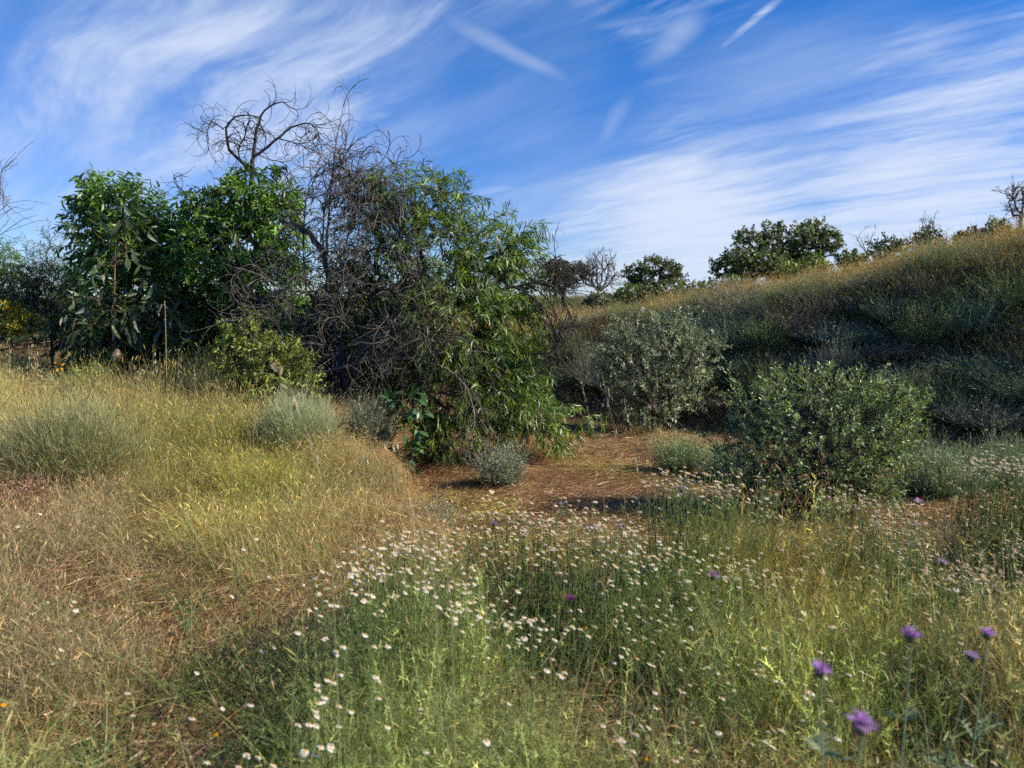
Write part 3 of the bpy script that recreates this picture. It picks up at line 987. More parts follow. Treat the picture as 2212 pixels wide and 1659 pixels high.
ts = [scrubby(rng, 1300, .7, .75, ((1, 1, 1), (1.3, 1.25, 1), (.7, .75, .7)), .055) for _ in range(4)]
n0 = 6000
yy_ = 19 + 160 * rng.random(n0) ** 2.0; xx_ = rng.uniform(-.75 * yy_, .75 * yy_)
P = np.stack([xx_, yy_, hgt(xx_, yy_)], 1)
pr = np.clip(.55 + fbm(P[:, 0], P[:, 1], .12, 2) * 2, .1, 1) * np.where(toe_s(P[:, 0], P[:, 1]) > 7, 1, 0)
P = keep(P, pr, rng); n = len(P)
tint = palette(n, [(.13, .15, .045), (.17, .18, .06), (.10, .12, .05), (.2, .19, .08)], rng, .15)
sz = (rng.uniform(.5, 1.05, n) * np.interp(P[:, 1], [19, 40, 180], [.8, 1.2, 2.4]))[:, None]
scatter('distant_scrub', ts, P, rots(n, rng, .1), np.ones((n, 3)) * sz, tint, M_GRASS, 'low olive green scrub running back to the horizon', 'scrub')

# ------------------------------------------------------------------ trees and shrubs


def build_tree(name, label, cat, trunk, blobs, ntw, per, leaf, kind, cols, tl=.25, seed=1, shell=.5, grav=.3, spread=.8, bark=M_BARK, lm=M_LEAF,
               tip=.004, maxr=.07, nleafobj=0, group=None, extra=None, roll=.9, up=.35, jit=.2, power=.45, trunk_name='trunk', twig_wood=.006):
    rng = np.random.default_rng(seed)
    T, O = blob_points(blobs, ntw, rng, shell)
    trunk = resample(trunk, 9)
    zg = hgt(T[:, 0], T[:, 1]) + .08
    ok = T[:, 2] > zg; T, O = T[ok], O[ok]
    PL, R, tips, td, (tr, trr) = skeleton(trunk, T, rng, up, tip, power, maxr)
    # outward direction for tips follows the ordering of targets -> recompute from nearest blob centre
    cen = np.array([b[0] for b in blobs]); rad = np.array([b[1] for b in blobs])
    dd = (((tips[:, None] - cen[None]) / rad[None]) ** 2).sum(2); k = dd.argmin(1)
    out = norm((tips - cen[k]) / rad[k])
    root = empty(name, label, cat, tuple(float(v) for v in trunk[0]), group)
    g = Geo(); trr = np.maximum(trr, tip * 2) * np.linspace(1.15, .9, len(trr)); V, F = tubes(tr[None], trr[None], 8); g.add(V, F)
    link(trunk_name, g.mesh(trunk_name, bark, True), root)
    g = Geo(); V, F = tubes(PL, R, 4); g.add(V, F)
    link('branches', g.mesh('branches', bark, True), root, kind='stuff')
    (P, Rm, S, C), (TV, TF) = twig_leaves(tips, td, per, tl, leaf, kind, cols, rng, out, grav, spread, roll, jit)
    ok = P[:, 2] > hgt(P[:, 0], P[:, 1]) + .01
    P, Rm, S, C = P[ok], Rm[ok], S[ok], C[ok]
    if nleafobj:
        # the ones that show largest: nearest to the camera and on the side that faces it
        oc = np.array([b[0] for b in blobs]).mean(0)
        score = P[:, 1] - .25 * S / leaf + rng.random(len(P)) * .35
        sel = np.argsort(score)[:nleafobj]
        leaf_objects(root, kind, sel, P, Rm, S, C, lm)
        m = np.ones(len(P), bool); m[sel] = False
        P, Rm, S, C = P[m], Rm[m], S[m], C[m]
    g = Geo(); add_leaves(g, kind, P, Rm, S, C)
    g.add(TV, TF, np.broadcast_to(np.array([.12, .10, .05]), (TV.reshape(-1, 3).shape)))
    link('foliage', g.mesh('foliage', lm), root, kind='stuff')
    return root


GREEN = ((.09, .19, .028), (.125, .24, .034), (.17, .30, .045), (.06, .125, .026))
GREENY = ((.075, .15, .025), (.10, .19, .03), (.13, .22, .04), (.06, .12, .03))
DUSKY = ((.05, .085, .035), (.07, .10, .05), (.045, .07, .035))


def g0(xv, Y, dz=0.0):
    x = (xv - CX) / FV * Y
    return np.array([x, Y, gz(x, Y) + dz])


# left acacia
Y = 10.6
build_tree('acacia_tree', 'leafy green acacia with a rounded top at the left end of the thicket', 'tree',
           [g0(290, Y, -.05), at(285, 690, Y), at(270, 560, Y), at(255, 450, Y)],
           [vb(235, 450, 62, 55, Y), vb(285, 455, 55, 50, Y - .1), vb(210, 510, 42, 90, Y), vb(290, 540, 65, 75, Y - .2), vb(320, 620, 60, 110, Y + .1), vb(225, 610, 55, 60, Y), vb(290, 720, 70, 60, Y),
            vb(340, 540, 35, 60, Y + .1), vb(205, 415, 30, 30, Y)],
           950, 13, .100, 'acacia', GREEN, tl=.26, seed=11, grav=.32, nleafobj=150)
# middle acacia
Y = 10.3
build_tree('acacia_tree', 'broad dark green acacia in the middle of the thicket, below the curling bare branches', 'tree',
           [g0(520, Y, -.05), at(525, 720, Y), at(530, 580, Y), at(540, 450, Y)],
           [vb(560, 430, 75, 55, Y - .2), vb(480, 460, 65, 50, Y), vb(600, 490, 52, 80, Y - .3), vb(430, 500, 50, 55, Y), vb(510, 540, 100, 85, Y - .35), vb(440, 620, 75, 90, Y), vb(570, 630, 80, 90, Y),
            vb(400, 700, 60, 70, Y + .2), vb(500, 730, 110, 60, Y), vb(610, 720, 60, 70, Y + .2), vb(395, 540, 35, 60, Y + .2)],
           1600, 14, .098, 'acacia', GREEN, tl=.26, seed=12, grav=.34, nleafobj=220)
# right, weeping acacia
Y = 9.1
build_tree('acacia_tree', 'large weeping acacia with narrow bright green leaves at the right end of the thicket', 'tree',
           [g0(830, Y, -.05), at(820, 850, Y), at(860, 700, Y), at(885, 560, Y), at(900, 450, Y)],
           [vb(880, 425, 85, 50, Y), vb(960, 450, 52, 60, Y - .1), vb(800, 440, 65, 50, Y), vb(820, 560, 95, 95, Y), vb(770, 640, 60, 80, Y), vb(940, 560, 85, 90, Y - .3), vb(1045, 560, 60, 85, Y - .1), vb(1085, 620, 75, 80, Y - .1),
            vb(1115, 500, 26, 35, Y), vb(1110, 560, 38, 50, Y), vb(980, 690, 110, 90, Y - .45), vb(1090, 720, 70, 80, Y - .2), vb(860, 720, 90, 90, Y + .2), vb(950, 840, 90, 90, Y - .3), vb(1060, 830, 85, 90, Y - .3),
            vb(980, 940, 70, 45, Y - .4), vb(1110, 850, 50, 70, Y - .2), vb(1150, 905, 70, 40, Y - .2), vb(1225, 915, 50, 28, Y - .2), vb(900, 900, 50, 60, Y - .2)],
           2350, 16, .104, 'willow', ((.10, .19, .03), (.15, .25, .035), (.20, .29, .045), (.07, .12, .035), (.13, .17, .07)), tl=.30, seed=13, grav=.42, spread=.65, nleafobj=260, tip=.0035)
# sapling with large leaves in front of the left acacia
Y = 9.4
build_tree('acacia_sapling', 'young acacia with orange-brown stem and large drooping leaves before the left acacia', 'sapling',
           [g0(246, Y, -.03), at(248, 740, Y), at(246, 640, Y), at(248, 560, Y), at(252, 490, Y)],
           [vb(250, 510, 42, 45, Y), vb(265, 580, 50, 50, Y), vb(200, 650, 60, 45, Y), vb(305, 655, 55, 50, Y), vb(180, 700, 50, 35, Y - .1), vb(330, 690, 45, 35, Y - .1), vb(245, 690, 60, 50, Y)],
           95, 7, .17, 'acacia', ((.05, .085, .035), (.06, .10, .045), (.09, .13, .05)), tl=.28, seed=14, grav=.35, nleafobj=200, bark=wood_mat('sapling_bark', (.13, .07, .035), (.22, .13, .07), 14), tip=.003, maxr=.011, trunk_name='stem')
# rounded-leaf seedling at the gully lip
Y = 7.2
build_tree('acacia_seedling', 'seedling with big oval leaves on the gully lip below the weeping acacia', 'seedling',
           [g0(878, Y, -.02), at(874, 930, Y), at(868, 840, Y)],
           [vb(872, 860, 20, 20, Y), vb(880, 900, 28, 25, Y), vb(895, 875, 25, 20, Y), vb(870, 935, 24, 22, Y), vb(880, 985, 22, 26, Y)],
           17, 4, .115, 'broad', ((.05, .11, .04), (.07, .14, .05)), tl=.10, seed=15, grav=.2, nleafobj=66, tip=.002, maxr=.006, trunk_name='stem')

# shrubs --------------------------------------------------------
OLIVE = ((.21, .26, .16), (.27, .32, .21), (.15, .18, .11), (.33, .38, .25))
Y = 10.9
build_tree('mastic_shrub', 'rounded grey-green shrub at the foot of the bank, behind and left of the larger bush', 'shrub',
           [g0(1410, Y - .3, -.05), at(1412, 900, Y - .3), at(1415, 840, Y)],
           [vb(1370, 800, 80, 70, Y), vb(1440, 760, 85, 65, Y), vb(1500, 770, 48, 50, Y), vb(1390, 720, 50, 35, Y + .2), vb(1400, 860, 75, 55, Y - .2), vb(1335, 770, 45, 50, Y), vb(1480, 840, 60, 45, Y),
            vb(1530, 745, 22, 18, Y), vb(1470, 700, 35, 30, Y + .2), vb(1345, 700, 25, 20, Y)],
           1050, 16, .048, 'small', OLIVE, tl=.18, seed=21, grav=.05, lm=M_FOL, tip=.0025, maxr=.03, roll=1.2, jit=.22, trunk_name='stem')
Y = 6.5
build_tree('mastic_shrub', 'large bushy green shrub with upright leafy shoots on the gully floor at right', 'shrub',
           [g0(1760, Y, -.05), at(1762, 1030, Y), at(1765, 960, Y)],
           [vb(1760, 940, 140, 85, Y), vb(1660, 980, 85, 85, Y), vb(1860, 950, 100, 85, Y), vb(1640, 890, 60, 50, Y), vb(1700, 850, 30, 40, Y), vb(1775, 850, 45, 45, Y), vb(1850, 870, 30, 45, Y), vb(1905, 870, 40, 40, Y), vb(1950, 880, 45, 35, Y),
            vb(1740, 1040, 140, 45, Y), vb(1850, 1030, 80, 45, Y), vb(1620, 1010, 60, 60, Y), vb(1930, 960, 50, 50, Y + .1), vb(1690, 1075, 110, 40, Y - .1), vb(1830, 1070, 110, 42, Y - .1), vb(1610, 1060, 55, 40, Y), vb(1900, 1020, 55, 50, Y)],
           1800, 15, .036, 'small', ((.16, .24, .10), (.23, .30, .13), (.12, .17, .075), (.30, .37, .17)), tl=.13, seed=22, grav=.02, lm=M_FOL, tip=.002, maxr=.025, roll=1.2, jit=.22, trunk_name='stem')
Mr = [o for o in bpy.data.objects if o.name.startswith('mastic_shrub')][-1]


def shoots(root, spec, Y, cols, seed, leaf=.040, lm=M_FOL, w=.006, per=70):
    """upright leafy shoots rising out of a shrub: each is a part"""
    rng = np.random.default_rng(seed)
    for (x0, y0, x1, y1) in spec:
        yj = Y + rng.uniform(-.35, .15)
        a, b = at(x0, y0, yj), at(x1, y1, yj + rng.uniform(-.1, .1))
        pts = np.stack([a + (b - a) * t + np.array([math.sin(t * 3) * .012, 0, 0]) for t in np.linspace(0, 1, 6)])
        g = Geo(); V, F = tubes(pts[None], np.linspace(w * .6, w * .25, 6)[None], 4); g.add(V, F, np.broadcast_to(np.array([.16, .14, .10]), V.reshape(-1, 3).shape))
        n = per
        t = rng.uniform(.15, 1.02, n)
        P = a + (b - a) * t[:, None]
        # a few side sprigs near the top
        off = rvec(n, rng) * np.array([1, 1, .4]) * (.03 * rng.random((n, 1)) ** .5) * (1.4 - t[:, None]) * 1.6
        P = P + off
        d = norm(norm(off) * .8 + norm(b - a) * .8)
        R = frames(d, rng, 1.2)
        add_leaves(g, 'small', P, R, leaf * rng.uniform(.6, 1.2, n), palette(n, cols, rng, .2))
        link('shoot', g.mesh('shoot', lm), root)


shoots(Mr, [(1600, 930, 1572, 785), (1625, 900, 1590, 822), (1665, 880, 1640, 800), (1685, 870, 1672, 788), (1700, 880, 1712, 790), (1745, 860, 1735, 785), (1770, 860, 1775, 788), (1790, 860, 1792, 784),
            (1830, 870, 1850, 800), (1855, 880, 1862, 792), (1895, 880, 1918, 785), (1900, 880, 1935, 812), (1940, 900, 1975, 838), (1960, 910, 2008, 852), (1930, 890, 1955, 845), (1655, 880, 1658, 820), (1810, 870, 1818, 812),
            (1610, 950, 1560, 850), (1580, 1010, 1520, 940), (1720, 870, 1690, 812), (1880, 880, 1885, 820), (1950, 930, 1998, 868)],
       6.5, ((.21, .28, .10), (.17, .23, .085), (.27, .33, .14)), 5)

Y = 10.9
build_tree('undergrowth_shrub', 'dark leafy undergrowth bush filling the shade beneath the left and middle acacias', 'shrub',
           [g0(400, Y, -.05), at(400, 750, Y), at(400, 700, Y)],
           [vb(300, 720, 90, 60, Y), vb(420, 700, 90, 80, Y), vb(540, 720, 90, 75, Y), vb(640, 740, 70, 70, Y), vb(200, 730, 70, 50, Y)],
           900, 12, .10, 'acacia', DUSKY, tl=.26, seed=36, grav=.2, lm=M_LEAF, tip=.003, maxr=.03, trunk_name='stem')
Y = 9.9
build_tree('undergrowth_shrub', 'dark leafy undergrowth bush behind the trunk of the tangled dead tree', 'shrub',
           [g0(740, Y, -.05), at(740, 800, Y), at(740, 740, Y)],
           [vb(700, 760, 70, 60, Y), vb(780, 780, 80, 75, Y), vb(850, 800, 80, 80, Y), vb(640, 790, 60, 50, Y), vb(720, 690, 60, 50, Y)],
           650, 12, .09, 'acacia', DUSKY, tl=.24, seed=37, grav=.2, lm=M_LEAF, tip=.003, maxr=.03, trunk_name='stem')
CIST = ((.12, .17, .03), (.16, .22, .035), (.09, .13, .03), (.22, .24, .05))
Y = 7.95
build_tree('rockrose_shrub', 'yellow-green leafy shrub in front of the dark thicket, left of the tangled dead twigs', 'shrub',
           [g0(545, Y, -.05), at(545, 800, Y), at(545, 740, Y)],
           [vb(510, 780, 35, 60, Y), vb(545, 730, 18, 40, Y), vb(580, 790, 45, 60, Y), vb(630, 800, 40, 55, Y + .1), vb(560, 850, 80, 40, Y), vb(490, 740, 15, 25, Y), vb(660, 840, 35, 40, Y)],
           560, 18, .045, 'small', ((.17, .23, .04), (.23, .30, .05), (.12, .17, .04), (.30, .30, .07)), tl=.16, seed=31, grav=.05, lm=M_FOL, tip=.0025, maxr=.02, trunk_name='stem')
Y = 11.4
build_tree('rosemary_shrub', 'dark narrow-leaved shrub with upright spiky tips left of the thicket', 'shrub',
           [g0(110, Y, -.05), at(110, 690, Y), at(112, 620, Y)],
           [vb(70, 600, 22, 45, Y), vb(112, 560, 14, 50, Y), vb(110, 630, 50, 55, Y), vb(40, 640, 45, 50, Y), vb(150, 650, 40, 60, Y), vb(70, 700, 90, 50, Y), vb(160, 720, 50, 40, Y)],
           850, 22, .065, 'willow', ((.07, .105, .045), (.10, .13, .06), (.055, .08, .035)), tl=.24, seed=32, grav=-.05, spread=.9, lm=M_FOL, tip=.0025, maxr=.02, trunk_name='stem')
Y = 12.0
build_tree('green_shrub', 'green bush cut off by the left edge of the photo, above the yellow flowers', 'shrub',
           [g0(-20, Y, -.05), at(-18, 660, Y), at(-15, 600, Y)],
           [vb(-15, 570, 45, 45, Y), vb(10, 620, 45, 50, Y), vb(-30, 680, 60, 50, Y)],
           450, 16, .08, 'willow', GREENY, tl=.22, seed=33, grav=.2, lm=M_FOL, tip=.0025, maxr=.02, trunk_name='stem')
Y = 10.4
r = build_tree('flowering_bush', 'bush full of small yellow flowers at the left edge', 'shrub',
               [g0(25, Y, -.05), at(25, 740, Y), at(25, 710, Y)],
               [vb(20, 690, 42, 35, Y), vb(60, 715, 35, 30, Y), vb(0, 730, 45, 30, Y)],
               130, 16, .045, 'small', CIST, tl=.12, seed=34, grav=.0, lm=M_FOL, tip=.002, maxr=.015, trunk_name='stem')
rng = np.random.default_rng(35)
Pf, Of = blob_points([vb(15, 685, 36, 32, Y), vb(50, 700, 30, 22, Y)], 650, rng, .9)
g = Geo(); add_leaves(g, 'tiny', Pf, frames(Of, rng), rng.uniform(.035, .07, len(Pf)), palette(len(Pf), ((.55, .40, .03), (.6, .47, .05)), rng, .1))
link('blossom', g.mesh('blossom', M_PETAL), r, kind='stuff')


def broom(name, label, xv, Y, w, h, n, cols, seed, lean=.5, base=.12, fine=.0035, group=None, cat='shrub', leafy=0.0, brown=0.0, dz=0.0, x=None, sub=5):
    """a dome of many thin upright stems, forking"""
    rng = np.random.default_rng(seed)
    b = g0(xv, Y, dz) if x is None else np.array([x, Y, gz(x, Y)])
    root = empty(name, label, cat, tuple(float(v) for v in b), group)
    a = rng.random(n) * 2 * np.pi; q = np.sqrt(rng.random(n))
    lump = 1 + .22 * np.sin(a * 2 + seed) * q + .15 * np.sin(a * 5 + seed * 2.3)
    dirx = np.stack([np.cos(a) * q * w * .5, np.sin(a) * q * w * .5, h * np.sqrt(np.clip(1 - (q * .88) ** 2, 0, 1))], 1) * (lump * rng.uniform(.55, 1.08, n))[:, None]
    dirx = dirx + rng.normal(size=(n, 3)) * .10 * h
    P = b + np.stack([np.cos(a) * q * w * base, np.sin(a) * q * w * base, np.full(n, -.02)], 1)
    L = np.linalg.norm(dirx, axis=1)
    B = np.stack([np.zeros(n), np.zeros(n), np.zeros(n)], 1); B[:, 2] = .12; B[:, :2] = -norm(dirx)[:, :2] * .12 + rng.normal(size=(n, 2)) * .13
    T = norm(dirx)
    V, F = strips(P, T, L * .93, fine * .75 * rng.uniform(.8, 1.5, n), B, 4, prof=[1.3, 1, .8, .6, .3], rng=rng)
    C = palette(n, cols, rng, .18)
    brw = np.array([.14, .10, .07])
    tt = np.repeat(np.linspace(0, 1, 5), 2)[None, :, None]
    kb = np.clip(brown - tt, 0, 1) / max(brown, .01)
    CC = C[:, None] * (1 - kb) + brw * kb
    g = Geo(); g.add(V, F, CC.reshape(-1, 3))
    link('stems', g.mesh('stems', M_STEM), root, kind='stuff')
    # side sprigs
    m = n * sub
    i = rng.integers(0, n, m); t = 1 - .65 * rng.random(m) ** 1.3
    base_ = P[i] + T[i] * (L[i] * t)[:, None] + B[i] * (L[i] * t ** 2)[:, None]
    d = norm(T[i] + rng.normal(size=(m, 3)) * .50 + np.array([0, 0, .35]))
    V, F = strips(base_, d, rng.uniform(.035, .10, m) * h / .6, fine * .8, np.zeros((m, 3)), 1, prof=[1, .5], rng=rng)
    g = Geo(); g.add(V, F, pad(C[i] * rng.uniform(.75, 1.5, (m, 1)), V.shape[1]))
    if leafy:
        k = int(m * leafy)
        i = rng.integers(0, n, k); t = rng.uniform(.3, 1.02, k)
        bb = P[i] + T[i] * (L[i] * t)[:, None] + B[i] * (L[i] * t ** 2)[:, None] + rng.normal(size=(k, 3)) * .012
        add_leaves(g, 'tiny', bb, frames(rvec(k, rng) + np.array([0, 0, .6]), rng), rng.uniform(.012, .026, k), C[i] * rng.uniform(.8, 1.4, (k, 1)))
    link('sprigs', g.mesh('sprigs', M_STEM), root, kind='stuff')
    return root


GREY = ((.20, .24, .13), (.26, .30, .17), (.16, .19, .10), (.30, .33, .20))
PALEG = ((.33, .37, .19), (.41, .45, .24), (.25, .28, .14))
broom('broom_shrub', 'large domed grey-green broom at the left edge standing in dry grass', 135, 5.35, 1.0, .60, 6000, ((.21, .24, .10), (.28, .29, .12), (.15, .17, .07), (.34, .33, .17)), 41, brown=.5, fine=.0028)
broom('broom_shrub', 'pale silvery-green domed broom on the terrace in front of the thicket', 635, 6.5, .74, .46, 4600, PALEG, 42, brown=.15, fine=.0028)
broom('heath_shrub', 'dull grey-green wispy shrub between the pale broom and the big-leaved seedling', 795, 7.2, .45, .46, 1100, ((.15, .17, .10), (.19, .21, .13)), 43, leafy=1.0, brown=.3)
broom('heath_shrub', 'small grey shrub with brown lower stems on the gully floor under the weeping acacia', 1082, 7.6, .52, .40, 900, ((.20, .23, .14), (.26, .29, .19)), 44, leafy=1.2, brown=.55)
broom('heath_shrub', 'small wispy grey plant on the gully edge just behind the daisies', 930, 5.75, .42, .30, 800, ((.22, .24, .16), (.28, .29, .20)), 45, leafy=.4, brown=.3)
broom('wispy_shrub', 'light green wispy plant on the gully floor touching the left side of the bushy shrub', 1470, 8.2, .6, .42, 900, ((.22, .30, .13), (.28, .36, .17)), 46, leafy=.8)
broom('wispy_shrub', 'pale green wispy plant tucked behind the left side of the bushy shrub', 1570, 7.9, .6, .40, 800, ((.20, .28, .15), (.26, .33, .18)), 47, leafy=.8)
broom('wispy_shrub', 'light green wispy plant just right of the bushy shrub', 2040, 7.2, .95, .50, 1500, ((.20, .27, .13), (.26, .33, .16), (.3, .35, .2)), 48, leafy=.8, brown=.15)
broom('wispy_shrub', 'light green wispy plant at the right edge below the bank', 2200, 7.6, .9, .50, 1300, ((.19, .25, .13), (.25, .31, .17)), 49, leafy=.8, brown=.15)
broom('wispy_shrub', 'yellow-green feathery plant at the foot of the thicket near the pale stone', 190, 8.6, .55, .42, 800, ((.24, .28, .06), (.30, .32, .09)), 50, leafy=.6)
broom('wispy_shrub', 'reddish dry plant low at the left edge under the domed broom', 20, 4.75, .35, .30, 420, ((.30, .15, .10), (.36, .20, .13)), 51, leafy=.8)
# the weeds of the bank: counted one by one
rngb = np.random.default_rng(60)
k = 0
tries = 0
placed = []
used = {}
while k < 74 and tries < 9000:
    tries += 1
    Yb = rngb.uniform(7.2, 17.5); xb = rngb.uniform(.08, .74) * Yb
    s = float(toe_s(xb, Yb)); wdt = float(bank_w(xb, Yb)); q = s / wdt
    if not (0.22 < q < 0.86): continue
    if any((xb - a) ** 2 + (Yb - b) ** 2 < .42 ** 2 for a, b in placed): continue
    xv = CX + xb / Yb * FV
    if q < .5 and rngb.random() < .88: continue
    placed.append((xb, Yb)); k += 1
    c = k % 4
    cc = (((.16, .23, .14), (.21, .28, .17), (.12, .17, .10)), ((.21, .23, .16), (.27, .29, .20)), ((.17, .23, .08), (.22, .27, .10)), ((.24, .19, .12), (.30, .24, .16)))[c]
    lab = ('blue-green wiry shrub', 'ash-grey wiry shrub', 'dull green wiry shrub', 'brown half-dry wiry shrub')[c]
    lab += (' low on the bank', ' midway up the bank', ' near the crest of the bank')[0 if q < .5 else (1 if q < .8 else 2)]
    lab += (', left part behind the rounded shrub' if xv < 1560 else (', straight above the large bushy shrub' if xv < 1900 else ', towards the right edge'))
    broom('bank_shrub', lab, 0, Yb, rngb.uniform(.8, 1.5), rngb.uniform(.30, .60) * (1.0 if c != 3 else .8), 760, cc, 600 + k, group='wiry shrubs growing on the shaded bank', x=xb, leafy=.6, brown=.25, sub=6, fine=.0042)

# far oaks -------------------------------------------------------
OAK = ((.09, .12, .035), (.13, .165, .045), (.18, .21, .06), (.06, .085, .03))


def oak(label, xv, base_v, Y, blobs, ntw, seed, per=20, leaf=.115, cols=OAK, name='oak_tree', cat='tree', lean=0, mid=None):
    k = Y / FV
    b = at(xv, base_v, Y)
    zg = gz(b[0], Y); b0 = np.array([b[0], Y, zg - .1])
    cb = np.mean([np.array(q[:2]) for q in blobs], axis=0)
    mid = at(xv + lean * .5, (base_v + cb[1]) / 2 + 5, Y)
    bl = [vb(x_, y_, rx * .86, rz * .82, Y + random.Random(seed + i).uniform(-.8, .8) * rx * k, rx * k * 1.0) for i, (x_, y_, rx, rz) in enumerate(blobs)]
    return build_tree(name, label, cat, [b0, mid, at(cb[0], cb[1] + 8, Y)], bl, ntw, per, leaf, 'tiny', cols, tl=.34, seed=seed, shell=.75, grav=0, spread=1.0, bark=M_OAKBARK, lm=M_OAK,
                      tip=.010, maxr=.22, roll=1.5, jit=.25)


oak('dark spreading oak with a low wide crown, lowest of the three crowns on the skyline', 1612, 612, 30, [(1570, 580, 30, 20), (1600, 560, 38, 22), (1645, 562, 38, 22), (1625, 585, 50, 20), (1680, 575, 22, 18)], 330, 71)
oak('tall open oak with two airy tufts, between the low crown and the rounded one', 1672, 610, 33, [(1615, 512, 22, 14), (1632, 528, 22, 16), (1668, 502, 22, 17), (1668, 530, 24, 22), (1600, 522, 12, 8), (1690, 550, 18, 22)], 190, 72)
oak('rounded oak on the skyline, rightmost of the three close together', 1742, 612, 31, [(1725, 510, 28, 18), (1755, 503, 30, 18), (1790, 525, 26, 18), (1740, 540, 38, 22), (1785, 548, 24, 12), (1705, 545, 22, 26), (1720, 572, 26, 12)], 330, 73)
oak('round-topped oak on the skyline, right of the bare tree', 1415, 640, 36, [(1372, 590, 22, 18), (1410, 575, 30, 16), (1445, 588, 22, 18), (1400, 605, 38, 16), (1462, 603, 18, 8), (1380, 618, 22, 8)], 300, 74)
oak('oak crown showing just right of the weeping acacia, left of the bare tree', 1218, 650, 34, [(1205, 585, 26, 18), (1240, 595, 26, 18), (1260, 590, 14, 14), (1215, 615, 30, 18), (1190, 600, 20, 20)], 260, 75, cols=((.07, .09, .04), (.10, .12, .05), (.05, .065, .03)))
SHR = ((.10, .14, .035), (.14, .18, .045), (.18, .21, .06), (.08, .11, .04))
for i, (xv, vv, w_, h_, Y, lb, cc) in enumerate([
    (1370, 640, 34, 18, 24, 'low olive green bush under the round-topped oak on its left', SHR), (1440, 632, 45, 20, 24, 'wide olive green bush right under the round-topped oak', SHR), (1520, 632, 40, 18, 23, 'olive green bush between the round-topped oak and the three close oaks', SHR),
    (1585, 620, 30, 16, 22, 'olive green bush below the lowest of the three close oaks', SHR), (1700, 590, 24, 26, 21, 'yellow-green bush below the tall open oak', ((.16, .20, .05), (.20, .24, .06))), (1755, 582, 26, 22, 20, 'yellow-green bush below the rounded oak', ((.16, .20, .05), (.20, .24, .06))),
    (1845, 565, 28, 14, 21, 'low dark bush on the crest left of the leaning bare stems', OAK), (1915, 542, 34, 20, 22, 'green bush on the crest right of the leaning bare stems', ((.06, .10, .03), (.08, .13, .04))),
    (2000, 530, 30, 24, 22, 'dark green bush on the crest below the small bare tree', ((.045, .075, .025), (.07, .10, .035))), (2100, 518, 26, 13, 20, 'reddish brown low bush on the crest', ((.13, .07, .05), (.16, .10, .06))),
    (1300, 655, 30, 20, 26, 'grey-green bush beneath the bare skyline tree', ((.12, .14, .07), (.15, .17, .08))), (2155, 505, 18, 22, 19, 'thin pale green bush near the right edge of the crest', ((.14, .18, .08), (.18, .22, .11)))]):
    k = Y / FV
    p = at(xv, vv, Y)
    zg = gz(p[0], Y)
    bl = [((p[0], Y, p[2]), np.array([w_ * k, w_ * k, h_ * k])), ((p[0] + w_ * k * .5, Y, p[2] - h_ * k * .3), np.array([w_ * k * .6, w_ * k * .6, h_ * k * .8])), ((p[0] - w_ * k * .5, Y, p[2] - h_ * k * .2), np.array([w_ * k * .6, w_ * k * .6, h_ * k * .7])),
          ((p[0], Y, (zg + p[2]) / 2), np.array([w_ * k * .8, w_ * k * .8, max((p[2] - zg) / 2, .1) + .1]))]
    build_tree('crest_bush', lb, 'bush', [np.array([p[0], Y, zg - .05]), np.array([p[0], Y, (zg * .5 + p[2] * .5)]), np.array([p[0], Y, p[2]])], bl, 170, 16, .10, 'tiny', cc, tl=.22, seed=80 + i, grav=0, spread=1,
               bark=M_OAKBARK, lm=M_OAK, tip=.008, maxr=.05, roll=1.5, jit=.25, trunk_name='stem')

# ------------------------------------------------------------------ dead wood


def curl(P0, D0, L, K, rng, curv=1.2, grav=.5, wob=.15, plane=None):
    """M curling twigs: bend round a random axis and sag"""
    M = len(P0); L = np.broadcast_to(L, (M,))
    ax = rvec(M, rng)
    if plane is not None: ax = norm(ax * .45 + plane * np.sign((ax * plane).sum(1, keepdims=True)))
    kap = curv * rng.uniform(.4, 1.4, M)
    out = [P0]; d = norm(D0); st = (L / (K - 1))[:, None]
    for i in range(K - 1):
        d = norm(d + np.cross(ax, d) * (kap / (K - 1))[:, None] * 1.6 + np.array([0, 0, -1]) * grav / (K - 1) + rng.normal(size=(M, 3)) * wob / math.sqrt(K))
        out.append(out[-1] + d * st)
    return np.stack(out, 1)


def sub_twigs(PL, n, rng, L, K=8, t0=.2, curv=1.3, grav=.5, dev=.8, plane=None, wob=.15, upb=0.0):
    M, Kp, _ = PL.shape
    i = rng.integers(0, M, n); t = rng.uniform(t0, 1, n) * (Kp - 1); a = np.minimum(t.astype(int), Kp - 2); f = (t - a)[:, None]
    P = PL[i, a] * (1 - f) + PL[i, a + 1] * f
    d = norm(PL[i, a + 1] - PL[i, a])
    d = norm(d + rng.normal(size=(n, 3)) * dev + np.array([0, 0, upb]))
    return curl(P, d, L * rng.uniform(.45, 1.3, n), K, rng, curv, grav, wob, plane)


def taper(PL, r0, r1):
    return np.broadcast_to(np.linspace(r0, r1, PL.shape[1])[None], PL.shape[:2]).copy()


